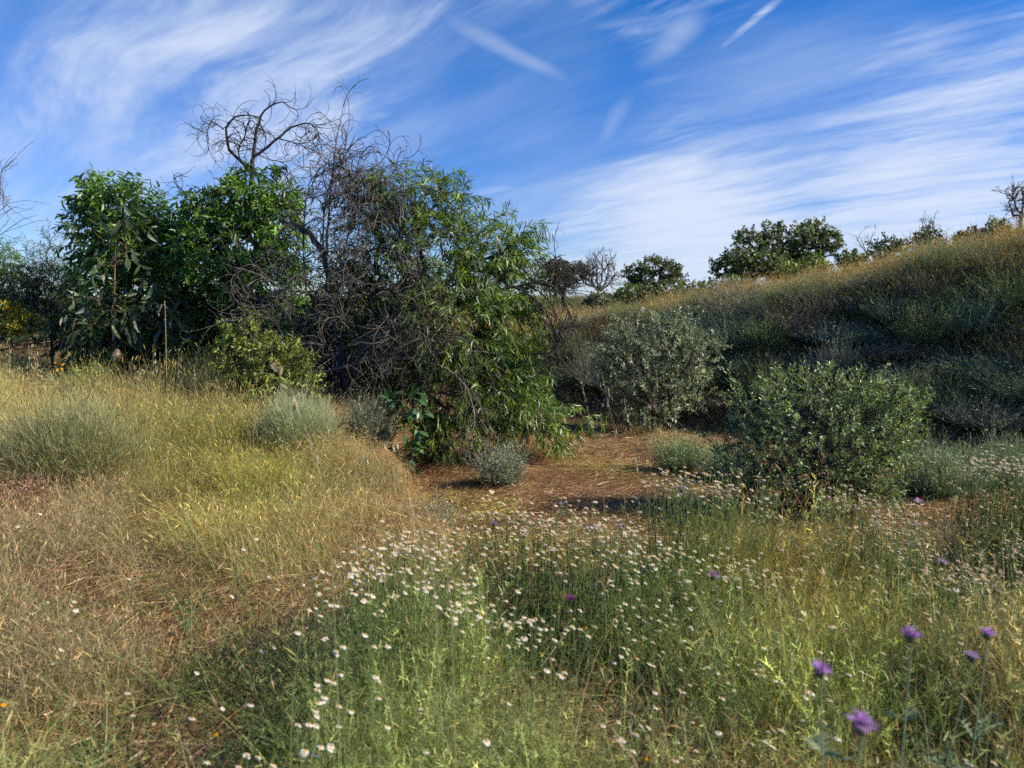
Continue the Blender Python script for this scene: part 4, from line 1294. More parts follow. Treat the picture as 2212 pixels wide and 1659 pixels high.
def dead_tree(name, label, limbs, levels, seed, mat_, cat='tree', ground_base=None, limb_name='limb', ydev=.25, sides=3):
    """limbs: list of (name, [(xv,yv,Y)...], r0, r1); levels: list of dict(n, L, r0, r1, ...)"""
    rng = np.random.default_rng(seed)
    b = ground_base if ground_base is not None else at(*limbs[0][1][0])
    root = empty(name, label, cat, tuple(float(v) for v in b))
    allp = []
    for (ln, pts, r0, r1) in limbs:
        W = [at(*p) if len(p) == 3 else np.array(p[3]) for p in pts]
        PL = resample(W, 14)
        PL[1:-1] += rng.normal(size=(12, 3)) * r0 * .25
        g = Geo(); V, F = tubes(PL[None], np.linspace(r0, r1, 14)[None], 7); g.add(V, F)
        link(ln, g.mesh(ln, mat_, True), root)
        allp.append(PL)
    src = np.stack(allp)
    g = Geo()
    for lv in levels:
        lv = dict(lv); n = lv.pop('n'); L = lv.pop('L'); r0 = lv.pop('r0'); r1 = lv.pop('r1'); which = lv.pop('src', 'prev'); K = lv.get('K', 8)
        S = (np.stack(allp)[lv.pop('only')] if 'only' in lv else (np.stack(allp) if which == 'limbs' else src))
        T = sub_twigs(S, n, rng, L, **lv)
        zg = hgt(T[..., 0].ravel(), T[..., 1].ravel()).reshape(T.shape[:2]) + .01
        T[..., 2] = np.maximum(T[..., 2], zg)
        V, F = tubes(T, taper(T, r0, r1) * rng.uniform(.75, 1.3, (n, 1)), sides); g.add(V, F)
        src = T
    link('twigs', g.mesh('twigs', mat_, True), root, kind='stuff')
    return root


PY = np.array([[0, 1., 0]])
Y = 10.0
# the heart-shaped dead top above the middle acacia
dead_tree('dead_tree', 'dead black tree top whose two curling arms form a heart against the sky', [
    ('trunk', [(548, 760, Y), (560, 640, Y), (552, 500, Y), (547, 420, Y), (545, 372, Y), (545, 345, Y)], .045, .028),
    ('limb', [(546, 372, Y), (520, 352, Y), (497, 328, Y), (485, 300, Y), (484, 275, Y), (498, 255, Y), (525, 245, Y), (552, 247, Y), (570, 262, Y)], .024, .006),
    ('limb', [(545, 352, Y), (550, 335, Y), (549, 312, Y), (553, 285, Y), (557, 262, Y), (570, 240, Y), (592, 222, Y), (618, 217, Y), (632, 235, Y)], .024, .005),
    ('limb', [(549, 338, Y), (568, 325, Y), (590, 312, Y), (602, 296, Y), (622, 280, Y), (645, 268, Y), (668, 262, Y), (688, 275, Y), (692, 300, Y)], .020, .005),
    ('limb', [(520, 352, Y), (514, 330, Y), (520, 308, Y), (531, 292, Y), (534, 270, Y)], .010, .004),
    ('limb', [(600, 298, Y), (625, 306, Y), (652, 312, Y), (672, 306, Y), (688, 288, Y)], .009, .003),
    ('limb', [(484, 280, Y), (470, 268, Y), (458, 262, Y), (450, 275, Y), (448, 290, Y)], .008, .003),
    ('limb', [(552, 330, Y), (580, 345, Y), (610, 350, Y), (625, 362, Y), (615, 378, Y)], .007, .003)],
    [dict(n=110, L=.42, r0=.0052, r1=.0025, K=9, src='limbs', only=list(range(1, 8)), curv=1.5, grav=.75, dev=.75, plane=PY, t0=.25), dict(n=230, L=.26, r0=.0032, r1=.0018, K=7, curv=1.6, grav=.7, dev=.6, plane=PY)], 101, M_BURNT, ground_base=g0(548, Y))
# small curling dead branch left of it
Y = 10.4
dead_tree('dead_branch', 'small bare hooked branch above the gap between the left and middle acacias', [
    ('limb', [(462, 470, Y), (440, 440, Y), (412, 420, Y), (388, 410, Y), (372, 395, Y), (372, 380, Y), (388, 376, Y), (405, 382, Y)], .012, .004),
    ('limb', [(462, 470, Y), (455, 430, Y), (470, 405, Y), (490, 395, Y), (500, 405, Y)], .009, .004)],
    [dict(n=26, L=.30, r0=.0045, r1=.002, curv=1.4, grav=.7, plane=PY), dict(n=24, L=.2, r0=.003, r1=.0018, curv=1.2, grav=.5, plane=PY)], 102, M_BURNT, cat='branch')
# the big tangled dead tree
Y = 8.9
dead_tree('dead_tree', 'tangled dead grey-brown tree with upright bare stems and curled twigs between two green crowns', [
    ('trunk', [(770, 905, Y), (745, 800, Y), (725, 700, Y), (705, 600, Y), (700, 540, Y)], .055, .032),
    ('limb', [(700, 545, Y), (672, 508, Y + .1), (640, 485, Y + .3), (610, 478, Y + .6)], .036, .024),
    ('limb', [(704, 560, Y), (708, 480, Y), (716, 400, Y), (722, 340, Y), (732, 285, Y), (742, 228, Y)], .018, .003),
    ('limb', [(716, 400, Y), (735, 370, Y), (745, 320, Y), (750, 280, Y), (755, 262, Y)], .009, .003),
    ('limb', [(700, 560, Y), (697, 480, Y - .1), (704, 420, Y - .1), (722, 370, Y), (750, 330, Y), (768, 290, Y)], .013, .003),
    ('limb', [(662, 640, Y), (655, 560, Y - .1), (655, 480, Y - .1), (662, 410, Y - .1), (690, 365, Y - .1), (730, 355, Y - .1), (780, 375, Y - .1)], .012, .003),
    ('limb', [(868, 850, Y - .2), (885, 760, Y - .3), (905, 660, Y - .3), (890, 600, Y - .3), (865, 520, Y - .2), (835, 450, Y - .2), (790, 390, Y - .2), (745, 350, Y - .2), (700, 350, Y - .1)], .034, .005),
    ('limb', [(868, 540, Y - .3), (862, 470, Y - .3), (875, 410, Y - .3), (870, 370, Y - .3), (845, 345, Y - .3), (815, 325, Y - .3)], .012, .003),
    ('limb', [(700, 620, Y), (760, 560, Y - .3), (820, 530, Y - .5), (880, 560, Y - .5), (900, 610, Y - .5)], .018, .005),
    ('limb', [(725, 700, Y), (680, 640, Y - .3), (620, 620, Y - .5), (570, 640, Y - .5), (540, 680, Y - .5)], .018, .005),
    ('limb', [(745, 790, Y), (800, 700, Y - .5), (850, 680, Y - .7), (900, 690, Y - .6), (960, 740, Y - .5)], .018, .005),
    ('limb', [(745, 800, Y), (690, 740, Y - .4), (640, 740, Y - .5), (600, 800, Y - .5)], .014, .005),
    ('limb', [(760, 640, Y - .2), (740, 560, Y - .4), (760, 470, Y - .3), (800, 400, Y - .3), (840, 390, Y - .3)], .012, .004)],
    [dict(n=340, L=.60, r0=.0055, r1=.003, K=10, src='limbs', only=[5, 6, 8, 9, 10, 11, 12], curv=1.7, grav=1.0, dev=.7, t0=.12, plane=PY), dict(n=950, L=.40, r0=.0045, r1=.0022, K=8, curv=1.6, grav=.8, dev=.7),
     dict(n=1300, L=.24, r0=.003, r1=.0018, K=6, curv=1.3, grav=.6, dev=.7),
     dict(n=34, L=.42, r0=.0055, r1=.0022, K=9, src='limbs', only=[2, 3, 4, 7], curv=1.1, grav=.2, dev=.45, t0=.15, upb=.5, plane=PY), dict(n=50, L=.26, r0=.0035, r1=.0018, K=7, curv=1.1, grav=.3, dev=.5, plane=PY)], 103, wood_mat('tangle_wood', (.045, .04, .036), (.17, .148, .13), 14), ground_base=g0(770, Y))
# pale fallen limbs at the bottom of the tangle
Y = 8.3
dead_tree('fallen_branch', 'long pale weathered branch sprawling through the bottom of the tangled twigs', [
    ('limb', [(640, 815, Y), (720, 800, Y), (800, 772, Y), (860, 778, Y), (930, 775, Y), (975, 760, Y), (1030, 752, Y), (1075, 765, Y)], .022, .008),
    ('limb', [(850, 778, Y), (900, 740, Y), (930, 700, Y), (950, 655, Y)], .015, .006),
    ('limb', [(900, 778, Y), (960, 790, Y - .1), (1010, 830, Y - .2), (1028, 900, Y - .3), (1020, 960, Y - .3), (1000, 1000, Y - .3)], .014, .005),
    ('limb', [(760, 790, Y), (790, 750, Y - .1), (830, 720, Y - .1), (840, 680, Y - .1)], .012, .005),
    ('limb', [(820, 775, Y), (780, 730, Y), (740, 700, Y), (720, 650, Y)], .012, .004)],
    [dict(n=80, L=.55, r0=.0048, r1=.0024, K=9, src='limbs', curv=1.4, grav=1.1, dev=.8), dict(n=260, L=.33, r0=.0032, r1=.0018, K=7, curv=1.3, grav=.7, dev=.7)], 104, M_DEADGREY, cat='branch')
# the drooping bare branch at the right of the weeping acacia
Y = 8.7
dead_tree('dead_branch', 'bare black branch drooping in a tangle from the right side of the weeping acacia', [
    ('limb', [(1040, 640, Y), (1090, 625, Y), (1130, 612, Y), (1170, 605, Y), (1205, 620, Y), (1225, 655, Y), (1238, 700, Y)], .022, .006),
    ('limb', [(1150, 610, Y), (1165, 580, Y), (1190, 560, Y), (1205, 562, Y), (1205, 580, Y)], .010, .003),
    ('limb', [(1110, 620, Y), (1150, 640, Y - .1), (1185, 680, Y - .1), (1200, 730, Y - .1)], .011, .004),
    ('limb', [(1130, 612, Y), (1170, 630, Y + .1), (1200, 670, Y + .1), (1215, 720, Y + .1), (1195, 755, Y + .1)], .010, .004)],
    [dict(n=90, L=.50, r0=.006, r1=.0028, K=9, src='limbs', curv=1.5, grav=1.6, dev=.55, t0=.3), dict(n=280, L=.28, r0=.004, r1=.002, K=7, curv=1.4, grav=.8, dev=.6)], 105, M_BURNT, cat='branch')


def bare_tree(label, xv, v0, Y, top, w, seed, mat_=M_OAKBARK, n=70, r=.09, arms=5, lean=0, name='bare_tree', straight=False):
    rng = np.random.default_rng(seed)
    b = at(xv, v0, Y); k = Y / FV
    b[2] = gz(b[0], Y) - .05
    root = empty(name, label, 'tree', tuple(float(v) for v in b))
    H = (v0 - top) * k
    base_top = at(xv + lean, v0 - (v0 - top) * .28, Y)
    tr = resample([b, (b + base_top) / 2 + np.array([.02, 0, 0]), base_top], 8)
    g = Geo(); V, F = tubes(tr[None], np.linspace(r, r * .7, 8)[None], 7); g.add(V, F); link('trunk', g.mesh('trunk', mat_, True), root)
    A = []
    for i in range(arms):
        f = (i + .5) / arms * 2 - 1
        e = at(xv + lean + f * w * .5, top + abs(f) * (v0 - top) * (.35 if not straight else .1) + rng.uniform(0, 6), Y) + np.array([0, rng.normal() * w * k * .2, 0])
        m = base_top + (e - base_top) * .45 + np.array([f * w * k * (.14 if not straight else .02), 0, -abs(f) * H * .06])
        p = resample([base_top, m, e], 10); p[1:] += rng.normal(size=(9, 3)) * r * .35
        g = Geo(); V, F = tubes(p[None], np.linspace(r * .55, r * .14, 10)[None], 5); g.add(V, F); link('limb', g.mesh('limb', mat_, True), root)
        A.append(p)
    src = np.stack(A); g = Geo()
    for nn, L, r0, r1 in ((n, H * .34, r * .2, r * .1), (n * 3, H * .20, r * .11, r * .07), (n * 4, H * .10, r * .08, r * .06)):
        src = sub_twigs(src, nn, rng, L, K=6, curv=.7, grav=-.35, dev=.55, t0=.25, wob=.3)
        V, F = tubes(src, taper(src, r0, r1), 3); g.add(V, F)
    link('twigs', g.mesh('twigs', mat_, True), root, kind='stuff')
    return root


bare_tree('bare dark tree with crooked limbs on the skyline between two leafy oaks', 1293, 655, 30, 556, 92, 111, r=.085, n=80, arms=6)
bare_tree('small bare tree sticking up out of a dark bush on the crest', 2008, 535, 24, 472, 36, 112, r=.05, n=26, arms=4)
bare_tree('bare twiggy tree on the crest at the right edge of the photo', 2205, 500, 20, 402, 60, 113, r=.07, n=40, arms=4)
bare_tree('thin bare stems leaning left on the crest right of the rounded oak', 1880, 565, 20, 498, 60, 114, r=.028, n=10, arms=4, lean=-8, straight=True)
bare_tree('pale bare tree entering at the left edge high above the shrubs', -72, 720, 14, 322, 150, 115, mat_=M_DEADGREY, r=.05, n=60, arms=6)

# ------------------------------------------------------------------ flowers and stalks
rng = np.random.default_rng(200)


def daisy_parts(rng, R=.0088):
    """head in local coords facing +Z at the origin"""
    n = 13
    a = np.arange(n) / n * 2 * np.pi + rng.random() * .3
    T = np.stack([np.cos(a), np.sin(a), np.full(n, -.05) + rng.normal(size=n) * .12], 1)
    S = np.stack([-np.sin(a), np.cos(a), np.zeros(n)], 1)
    V, F = strips(T * R * .25, T, R * .80, R * .40, np.tile([0, 0, -.12], (n, 1)), 2, prof=[.7, 1, .6], S=S, rng=rng)
    pet = (V.reshape(-1, 3), F.reshape(-1, 4))
    an = np.arange(8) / 8 * 2 * np.pi
    dv = []
    for rr, zz in ((.42, 0), (.36, .16), (.18, .27), (.02, .30)):
        dv += [[math.cos(q) * rr * R, math.sin(q) * rr * R, zz * R + .0005] for q in an]
    df = [[i * 8 + j, i * 8 + (j + 1) % 8, (i + 1) * 8 + (j + 1) % 8, (i + 1) * 8 + j] for i in range(3) for j in range(8)]
    return pet, (np.array(dv), np.array(df))


WHITE = np.array([.80, .79, .74]); YEL = np.array([.75, .42, .03]); GST = np.array([.17, .24, .09])
DV = [daisy_parts(rng) for _ in range(5)]


def head_frame(nrm, rng):
    z = norm(nrm); x = norm(np.cross(z, rng.normal(size=3))); y = np.cross(z, x)
    return np.stack([x, y, z], 1)


def stem_curve(b, h, rng):
    m = (b + h) / 2 + np.array([rng.normal() * .02, rng.normal() * .02, .02])
    return resample([b, m, h], 6)


sunh = np.array([SUN_V.x, SUN_V.y, SUN_V.z])


def head_dir(rng):
    return np.array([0, 0, 1.]) + np.array([.42, .16, 0]) + rng.normal(size=3) * .15


# daisies: positions in the meadow
C_ = sample(26000, -.8, .85, 1.35, 4.9, rng)
pr = w_daisy(C_) ** 1.5
x, y = C_[:, 0], C_[:, 1]
dn = np.clip(.36 + fbm(x, y, 1.1, 3) * 2.0 + fbm(x + 8, y, 4, 2) * 3.4, .02, 1.2)
dn *= np.interp(y, [1.3, 2.2, 3.2, 4.4], [.035, .17, .60, 1.25]) * np.where((x > -.1) & (y > 2.9), 1.7, .95)
kr = np.exp(-((x - 1.25 - .3 * (y - 3.1)) / .34) ** 2 - ((y - 3.1) / .38) ** 2)
pr = pr * dn * (1 - .8 * kr) * (.8 + sm(.5 + fbm(x + 3, y, 2.3, 3) * 4))
pr = np.maximum(pr, .006 * (y < 3.0))
DP = C_[rng.random(len(C_)) < pr]
DP = DP[np.argsort(DP[:, 1])]
DH = rng.uniform(.44, .54, len(DP)) * np.interp(DP[:, 1], [1.3, 2.0, 3, 4.4], [.74, .78, .86, .92]) * np.clip(1 + fbm(DP[:, 0] + 3, DP[:, 1], 2.3, 3) * 1.9, .7, 1.35)
specific = [(105, 1335, 3.1, 'white daisy at the left edge of the matted dry patch, left one of a pair'), (145, 1341, 3.1, 'white daisy at the left edge of the matted dry patch, right one of a pair'),
            (152, 1362, 3.0, 'small white daisy just under the pair left of the matted dry patch'), (116, 1433, 2.7, 'lone white daisy low at the left, below the pair of daisies'),
            (287, 1545, 2.25, 'white daisy alone in the green grass at lower left'), (568, 1406, 2.5, 'white daisy with clear yellow centre below the matted patch, left of two'),
            (592, 1398, 2.5, 'white daisy with clear yellow centre below the matted patch, right of two'), (426, 1453, 2.4, 'white daisy beside a tiny yellow bloom below the matted patch'),
            (1052, 1603, 1.75, 'open white daisy alone near the bottom centre'), (1100, 1520, 1.95, 'white daisy above the lone open one near the bottom centre'), (1022, 1417, 2.4, 'white daisy facing the camera in the middle of the meadow'),
            (748 + 373, 1388, 2.5, 'white daisy just right of the one facing the camera in mid meadow')]


def make_daisy(base, top, rng, label, group, parts):
    root_loc = tuple(float(v) for v in base)
    k = int(rng.integers(0, 5)); (pv, pf), (dv, df) = DV[k]
    Rm = head_frame(head_dir(rng), rng) * rng.uniform(.8, 1.2)
    b = np.array(base)
    st = stem_curve(b, top, rng) - b
    SV, SF = tubes(st[None], np.linspace(.0013, .0009, 6)[None], 3)
    hv = pv @ Rm.T + (top - b); dvv = dv @ Rm.T + (top - b)
    if parts:
        root = empty('daisy', label, 'flower', root_loc, group)
        for nm, V, F, c, M in (('stem', SV, SF, GST, M_STEM), ('petals', hv, pf, WHITE, M_PETAL), ('disc', dvv, df, YEL, M_PETAL)):
            g = Geo(); g.add(V, F, np.broadcast_to(c, V.reshape(-1, 3).shape)); link(nm, g.mesh(nm, M), root, world_coords=False)
        return root
    g = Geo()
    for V, F, c in ((SV, SF, GST), (hv, pf, WHITE), (dvv, df, YEL)):
        g.add(V, F, np.broadcast_to(c, V.reshape(-1, 3).shape))
    o = link('daisy', g.mesh('daisy', M_PETAL), None, label, 'flower', group)
    o.location = root_loc
    return o


for (xv, yv, Y, lb) in specific:
    t_ = at(xv, yv, Y); b = np.array([t_[0] + rng.normal() * .02, Y + rng.normal() * .02, 0]); b[2] = gz(b[0], b[1])
    make_daisy(b, t_, rng, lb, None, True)
NI = min(288, len(DP))
grpd = 'white daisies of the foreground meadow'
for i in range(NI):
    b = DP[i]
    t_ = b + np.array([rng.normal() * .04, rng.normal() * .04, DH[i]])
    make_daisy(b, t_, rng, 'small white daisy with yellow centre on a thin green stem in the foreground meadow', grpd, i < 70)
g = Geo()
EX = [(i, 0) for i in range(NI, len(DP))] + [(i, 1) for i in range(NI, len(DP)) if DP[i][1] > 2.6 and rng.random() < .75] + [(i, 2) for i in range(NI, len(DP)) if DP[i][1] > 3.0 and rng.random() < .5]
for i, sib in EX:
    b = DP[i] + (np.array([rng.normal() * .03, rng.normal() * .03, rng.normal() * .02]) if sib else 0); t_ = b + np.array([rng.normal() * .05, rng.normal() * .05, DH[i]])
    k = int(rng.integers(0, 5)); (pv, pf), (dv, df) = DV[k]
    Rm = head_frame(head_dir(rng), rng) * rng.uniform(.8, 1.25)
    SV, SF = tubes(stem_curve(b, t_, rng)[None], np.linspace(.0014, .001, 6)[None], 3)
    for V, F, c in ((SV, SF, GST), (pv @ Rm.T + t_, pf, WHITE), (dv @ Rm.T + t_, df, YEL)):
        g.add(V, F, np.broadcast_to(c, V.reshape(-1, 3).shape))
link('daisies_beyond', g.mesh('daisies_beyond', M_PETAL), label='mass of small white daisies filling the back of the flower meadow', cat='flowers', kind='stuff')
print('daisies', len(DP))

# yellow blooms
yl = [(8, 1522, 2.3, .012, 'orange-yellow bloom at the left edge near the bottom'), (466, 1586, 2.05, .011, 'yellow bloom low in the green grass left of centre'), (437, 1458, 2.4, .008, 'tiny orange bloom right beside a daisy below the matted patch'),
      (405, 1185, 4.7, .016, 'orange-yellow flower cluster on the terrace above the matted patch'), (352, 1200, 4.6, .012, 'small orange flower left of the orange-yellow cluster'),
      (492, 1157, 4.9, .014, 'yellow flowers right of the orange-yellow cluster, left of two'), (560, 1160, 4.9, .016, 'yellow flowers right of the orange-yellow cluster, right of two'),
      (125, 795, 8.8, .028, 'yellow flower spray at the left in front of the thicket'), (1265, 1355, 2.6, .009, 'small orange flower in the middle of the meadow, lower of a close pair'), (1255, 1338, 2.7, .009, 'small orange-yellow flower in mid meadow, upper of a close pair'),
      (1200, 1290, 3.0, .009, 'small yellow flower in mid meadow beside the magenta thistle'), (1780, 1625, 1.7, .008, 'small yellow flower low among the daisies at right'), (1395, 1640, 1.75, .008, 'small orange flower near the bottom right of centre')]
for (xv, yv, Y, R, lb) in yl:
    t_ = at(xv, yv, Y); b = np.array([t_[0], Y + .02, 0]); b[2] = min(gz(b[0], b[1]), t_[2] - .03)
    root = empty('yellow_flower', lb, 'flower', tuple(float(v) for v in b))
    g = Geo(); V, F = tubes(stem_curve(b, t_, rng)[None], np.linspace(.0016, .001, 6)[None], 3); g.add(V, F, np.broadcast_to(GST, V.reshape(-1, 3).shape)); link('stem', g.mesh('stem', M_STEM), root)
    g = Geo()
    heads = 1 if R < .0125 else 7
    for q in range(heads):
        (pv, pf), (dv, df) = DV[q % 5]
        c = t_ + (rng.normal(size=3) * R * 1.6 if heads > 1 else 0)
        Rm = head_frame(np.array([0, -.3, 1.]) + rng.normal(size=3) * .3, rng) * (R / .0125) * (1 if heads == 1 else .7)
        for V, F in ((pv, pf), (dv, df)):
            V = V @ Rm.T + c; g.add(V, F, np.broadcast_to(np.array([.80, .38, .015]) if V is not None else YEL, V.shape))
    link('petals', g.mesh('petals', M_PETAL), root)

# purple milk thistles
PUR = ((.50, .24, .60), (.60, .32, .68), (.42, .18, .52), (.72, .50, .76))
th = [(1865, 1556, 1.05, .018, 'large blurred purple thistle head nearest the camera at lower right', 1), (1775, 1441, 1.32, .016, 'purple thistle head up and left of the nearest one at lower right', 1), (1970, 1366, 1.42, .016, 'purple thistle head above the nearest one among the daisies at right', 1),
      (2135, 1364, 1.75, .016, 'small purple thistle head near the right edge of the photo', 1), (2101, 1413, 1.6, .014, 'pale half-closed purple thistle near the right edge, below another', 2), (1232, 1291, 3.0, .0165, 'bright magenta thistle head in the middle of the meadow', 3),
      (1543, 1241, 3.1, .021, 'purple thistle head in the green middle of the meadow, right of the magenta one', 1), (1473, 1053, 4.1, .024, 'purple thistle held high on its stalk in front of the gully floor', 1), (1278, 1138, 3.7, .019, 'purple thistle at the back edge of the meadow, left of a pair', 1),
      (1341, 1136, 3.7, .018, 'purple thistle at the back edge of the meadow, right of a pair', 1), (1975, 1133, 3.9, .018, 'purple thistle among daisies right of the bushy shrub, lower of two', 1), (1985, 1081, 4.3, .022, 'purple thistle among daisies right of the bushy shrub, upper of two', 1),
      (2037, 1212, 3.3, .018, 'purple thistle in the daisies near the right edge, level with the olive stems', 1), (1968, 1175, 3.6, .015, 'faint purple thistle between two others at right', 2), (769, 1157, 4.5, .023, 'pale lilac thistle on the left terrace edge', 2), (764, 1141, 4.7, .014, 'tiny lilac thistle bud just above the pale one on the left', 2),
      (1068, 1130, 4.1, .018, 'small purple thistle at the left end of the meadow edge', 1), (1212, 1087, 4.6, .013, 'tiny pale purple thistle against the gully floor', 2), (1623, 1240, 3.2, .012, 'faded lilac thistle just right of the mid meadow purple one', 2)]
for (xv, yv, Y, R, lb, kd) in th:
    t_ = at(xv, yv, Y); b = np.array([t_[0] + rng.normal() * .03, Y + rng.uniform(0, .05), 0]); b[2] = gz(b[0], b[1])
    root = empty('thistle', lb, 'flower', tuple(float(v) for v in b))
    sc1 = stem_curve(b, t_ - np.array([0, 0, R * 1.3]), rng)
    g = Geo(); V, F = tubes(sc1[None], np.linspace(.0032, .0018, 6)[None] * R / .02, 5); g.add(V, F, np.broadcast_to(np.array([.26, .32, .20]), V.reshape(-1, 3).shape)); link('stem', g.mesh('stem', M_STEM), root)
    # bulb
    an = np.arange(10) / 10 * 2 * np.pi; rows = ((.15, -1.35), (.5, -1.2), (.62, -.85), (.5, -.45), (.42, -.2))
    bv = np.array([[math.cos(q) * rr * R, math.sin(q) * rr * R, zz * R] for rr, zz in rows for q in an]); bf = np.array([[i * 10 + j, i * 10 + (j + 1) % 10, (i + 1) * 10 + (j + 1) % 10, (i + 1) * 10 + j] for i in range(4) for j in range(10)])
    Rm = head_frame(np.array([.15, -.1, 1.]) + rng.normal(size=3) * .12, rng)
    g = Geo(); g.add(bv @ Rm.T + t_, bf, np.broadcast_to(np.array([.12, .13, .07]), bv.shape))
    m = 26; uu = rvec(m, rng) * np.array([1, 1, .5]) + np.array([0, 0, .2])
    V, F = strips((uu * R * .5 + np.array([0, 0, -.8 * R])) @ Rm.T + t_, uu @ Rm.T, R * .35, R * .12, np.zeros((m, 3)), 1, prof=[1, .1], rng=rng); g.add(V, F, np.broadcast_to(np.array([.25, .25, .14]), V.reshape(-1, 3).shape))
    link('bulb', g.mesh('bulb', M_STEM), root)
    cols = PUR if kd == 1 else (((.50, .34, .58), (.6, .45, .65)) if kd == 2 else ((.55, .04, .60), (.62, .08, .66)))
    m = 90; a = rng.random(m) * 2 * np.pi; q = rng.random(m) ** .55
    T = np.stack([np.cos(a) * q * 1.15, np.sin(a) * q * 1.15, 1.0 - .75 * q ** 2], 1)
    P0 = np.stack([np.cos(a) * q * R * .4, np.sin(a) * q * R * .4, np.full(m, -.35 * R)], 1)
    V, F = strips(P0 @ Rm.T + t_, T @ Rm.T, R * rng.uniform(.65, 1.1, m), R * .11, rng.normal(size=(m, 3)) * .1, 2, prof=[.6, 1, .7], rng=rng)
    g = Geo(); g.add(V, F, pad(palette(m, cols, rng, .12), V.shape[1])); link('florets', g.mesh('florets', M_PETAL), root, kind='stuff')
    # spiny leaves
    for q in range(16 if Y < 2 else (9 if R > .015 else 5)):
        f = rng.uniform(.1, .85); p = sc1[int(f * 5)]
        a = rng.random() * 6.28; d = np.array([[math.cos(a), math.sin(a), .7]])
        g = Geo(); Ln = rng.uniform(.06, .15) * (1.5 if Y < 2 else 1) * (1.2 - f)
        V, F = strips(p[None], d, Ln, .010, np.array([[0, 0, -.3]]), 4, prof=[.5, 1, .8, .5, .1], rng=rng); g.add(V, F, np.broadcast_to(np.array([.17, .23, .12]), V.reshape(-1, 3).shape))
        tt = np.linspace(.1, .9, 8); d1 = norm(d); cc_ = p + d1 * Ln * tt[:, None] + np.array([0, 0, -.3]) * Ln * (tt ** 2)[:, None]
        sd_ = norm(np.cross(d1, [[0, 0, 1]])) * np.where(np.arange(8) % 2 == 0, 1, -1)[:, None] + d1 * .5
        V, F = strips(cc_, sd_, .02, .006, np.zeros((8, 3)), 1, prof=[1, .1], rng=rng); g.add(V, F, np.broadcast_to(np.array([.19, .25, .13]), V.reshape(-1, 3).shape))
        link('leaf', g.mesh('leaf', M_STEM), root)


def oat(label, pts, Y, kind='open', seed=1, n=16, col=(.50, .42, .26), r=.0014, sl=.028, name='wild_oat', top_share=.3):
    """stalk through view points (base first) at distance Y, hanging spikelets near the tip"""
    rng = np.random.default_rng(seed)
    W = [at(a, b_, Y) for a, b_ in pts]
    b = W[0].copy(); b[2] = gz(b[0], b[1]); W[0] = b if W[0][2] > b[2] else W[0]
    if W[0][2] > b[2] + .01: W = [b] + W
    root = empty(name, label, 'grass stalk', tuple(float(v) for v in W[0]))
    PL = resample(W, 16)
    g = Geo(); V, F = tubes(PL[None], np.linspace(r, r * .5, 16)[None], 4); g.add(V, F, np.broadcast_to(np.array([.38, .34, .17]) if col[0] > .3 else np.array([.22, .28, .12]), V.reshape(-1, 3).shape)); link('stem', g.mesh('stem', M_STEM), root)
    t = 1 - top_share * rng.random(n) ** .9; t[0] = 1; idx = t * 15; a = np.minimum(idx.astype(int), 14); f = (idx - a)[:, None]
    P = PL[a] * (1 - f) + PL[a + 1] * f; d = norm(PL[a + 1] - PL[a])
    side = np.stack([rng.normal(size=n), rng.normal(size=n) * .6, np.zeros(n)], 1)
    if kind == 'open':      # drooping
        pd = norm(side * .8 + d * .4); ped = rng.uniform(.012, .035, n) * (sl / .028)
        V, F = strips(P, pd, ped, .0008, np.tile([0, 0, -.5], (n, 1)), 3, rng=rng)
        g = Geo(); g.add(V, F, np.broadcast_to(np.array(col), V.reshape(-1, 3).shape)); link('pedicels', g.mesh('pedicels', M_STEM), root)
        Q = P + pd * ped[:, None] + np.array([0, 0, -.5]) * ped[:, None]; dr = norm(np.array([0, 0, -1.]) + side * .15)
    else:                   # upright dense head
        Q = P; dr = norm(d + side * .35)
    for i in range(n):
        g = Geo()
        for s_ in (-.12, .12):
            V, F = strips(Q[i:i + 1], dr[i:i + 1] + np.array([[s_, 0, 0]]), sl * rng.uniform(.8, 1.15), sl * .24, np.zeros((1, 3)), 3, prof=[.5, 1, .8, .1], rng=rng)
            g.add(V, F, pad(palette(1, (col,), rng, .12), V.shape[1]))
        link('spikelet', g.mesh('spikelet', M_STEM), root)
    return root


oat('pale oat stalk with a pinkish closed head, leftmost of three standing before the gully', [(1316, 1115), (1300, 1010), (1275, 910), (1258, 832)], 3.9, 'dense', 301, n=9, sl=.022, top_share=.22)
oat('tall wild oat leaning left with hanging spikelets, middle of three before the gully', [(1362, 1110), (1345, 1020), (1325, 920), (1300, 808)], 3.9, 'open', 302, n=18, sl=.026, top_share=.38)
oat('wild oat with hanging spikelets, rightmost of three before the gully', [(1388, 1105), (1378, 1000), (1362, 925), (1347, 862)], 3.8, 'open', 303, n=15, sl=.024, top_share=.38)
oat('blurred wild oat close to the camera, head leaning left over the pale broom', [(735, 1400), (712, 1100), (665, 920), (625, 830), (600, 800)], 1.75, 'dense', 304, n=12, sl=.026, top_share=.20, r=.0012)
oat('blurred feathery grass head before the small grey plant, left of two', [(962, 1300), (935, 1200), (905, 1130), (885, 1090)], 1.9, 'dense', 305, n=14, sl=.018, col=(.42, .33, .24), top_share=.42)
oat('blurred feathery grass head before the small grey plant, right of two', [(985, 1330), (972, 1220), (955, 1150), (935, 1098)], 1.9, 'dense', 306, n=12, sl=.017, col=(.42, .32, .25), top_share=.40)
oat('thin oat stalk standing in front of the bushy shrub', [(1798, 1130), (1792, 1060), (1785, 1000), (1769, 962)], 4.3, 'dense', 307, n=7, sl=.02, top_share=.35)
oat('short pale oat at the left foot of the bushy shrub', [(1625, 1120), (1620, 1085), (1612, 1058)], 4.2, 'dense', 308, n=5, sl=.02, top_share=.6)
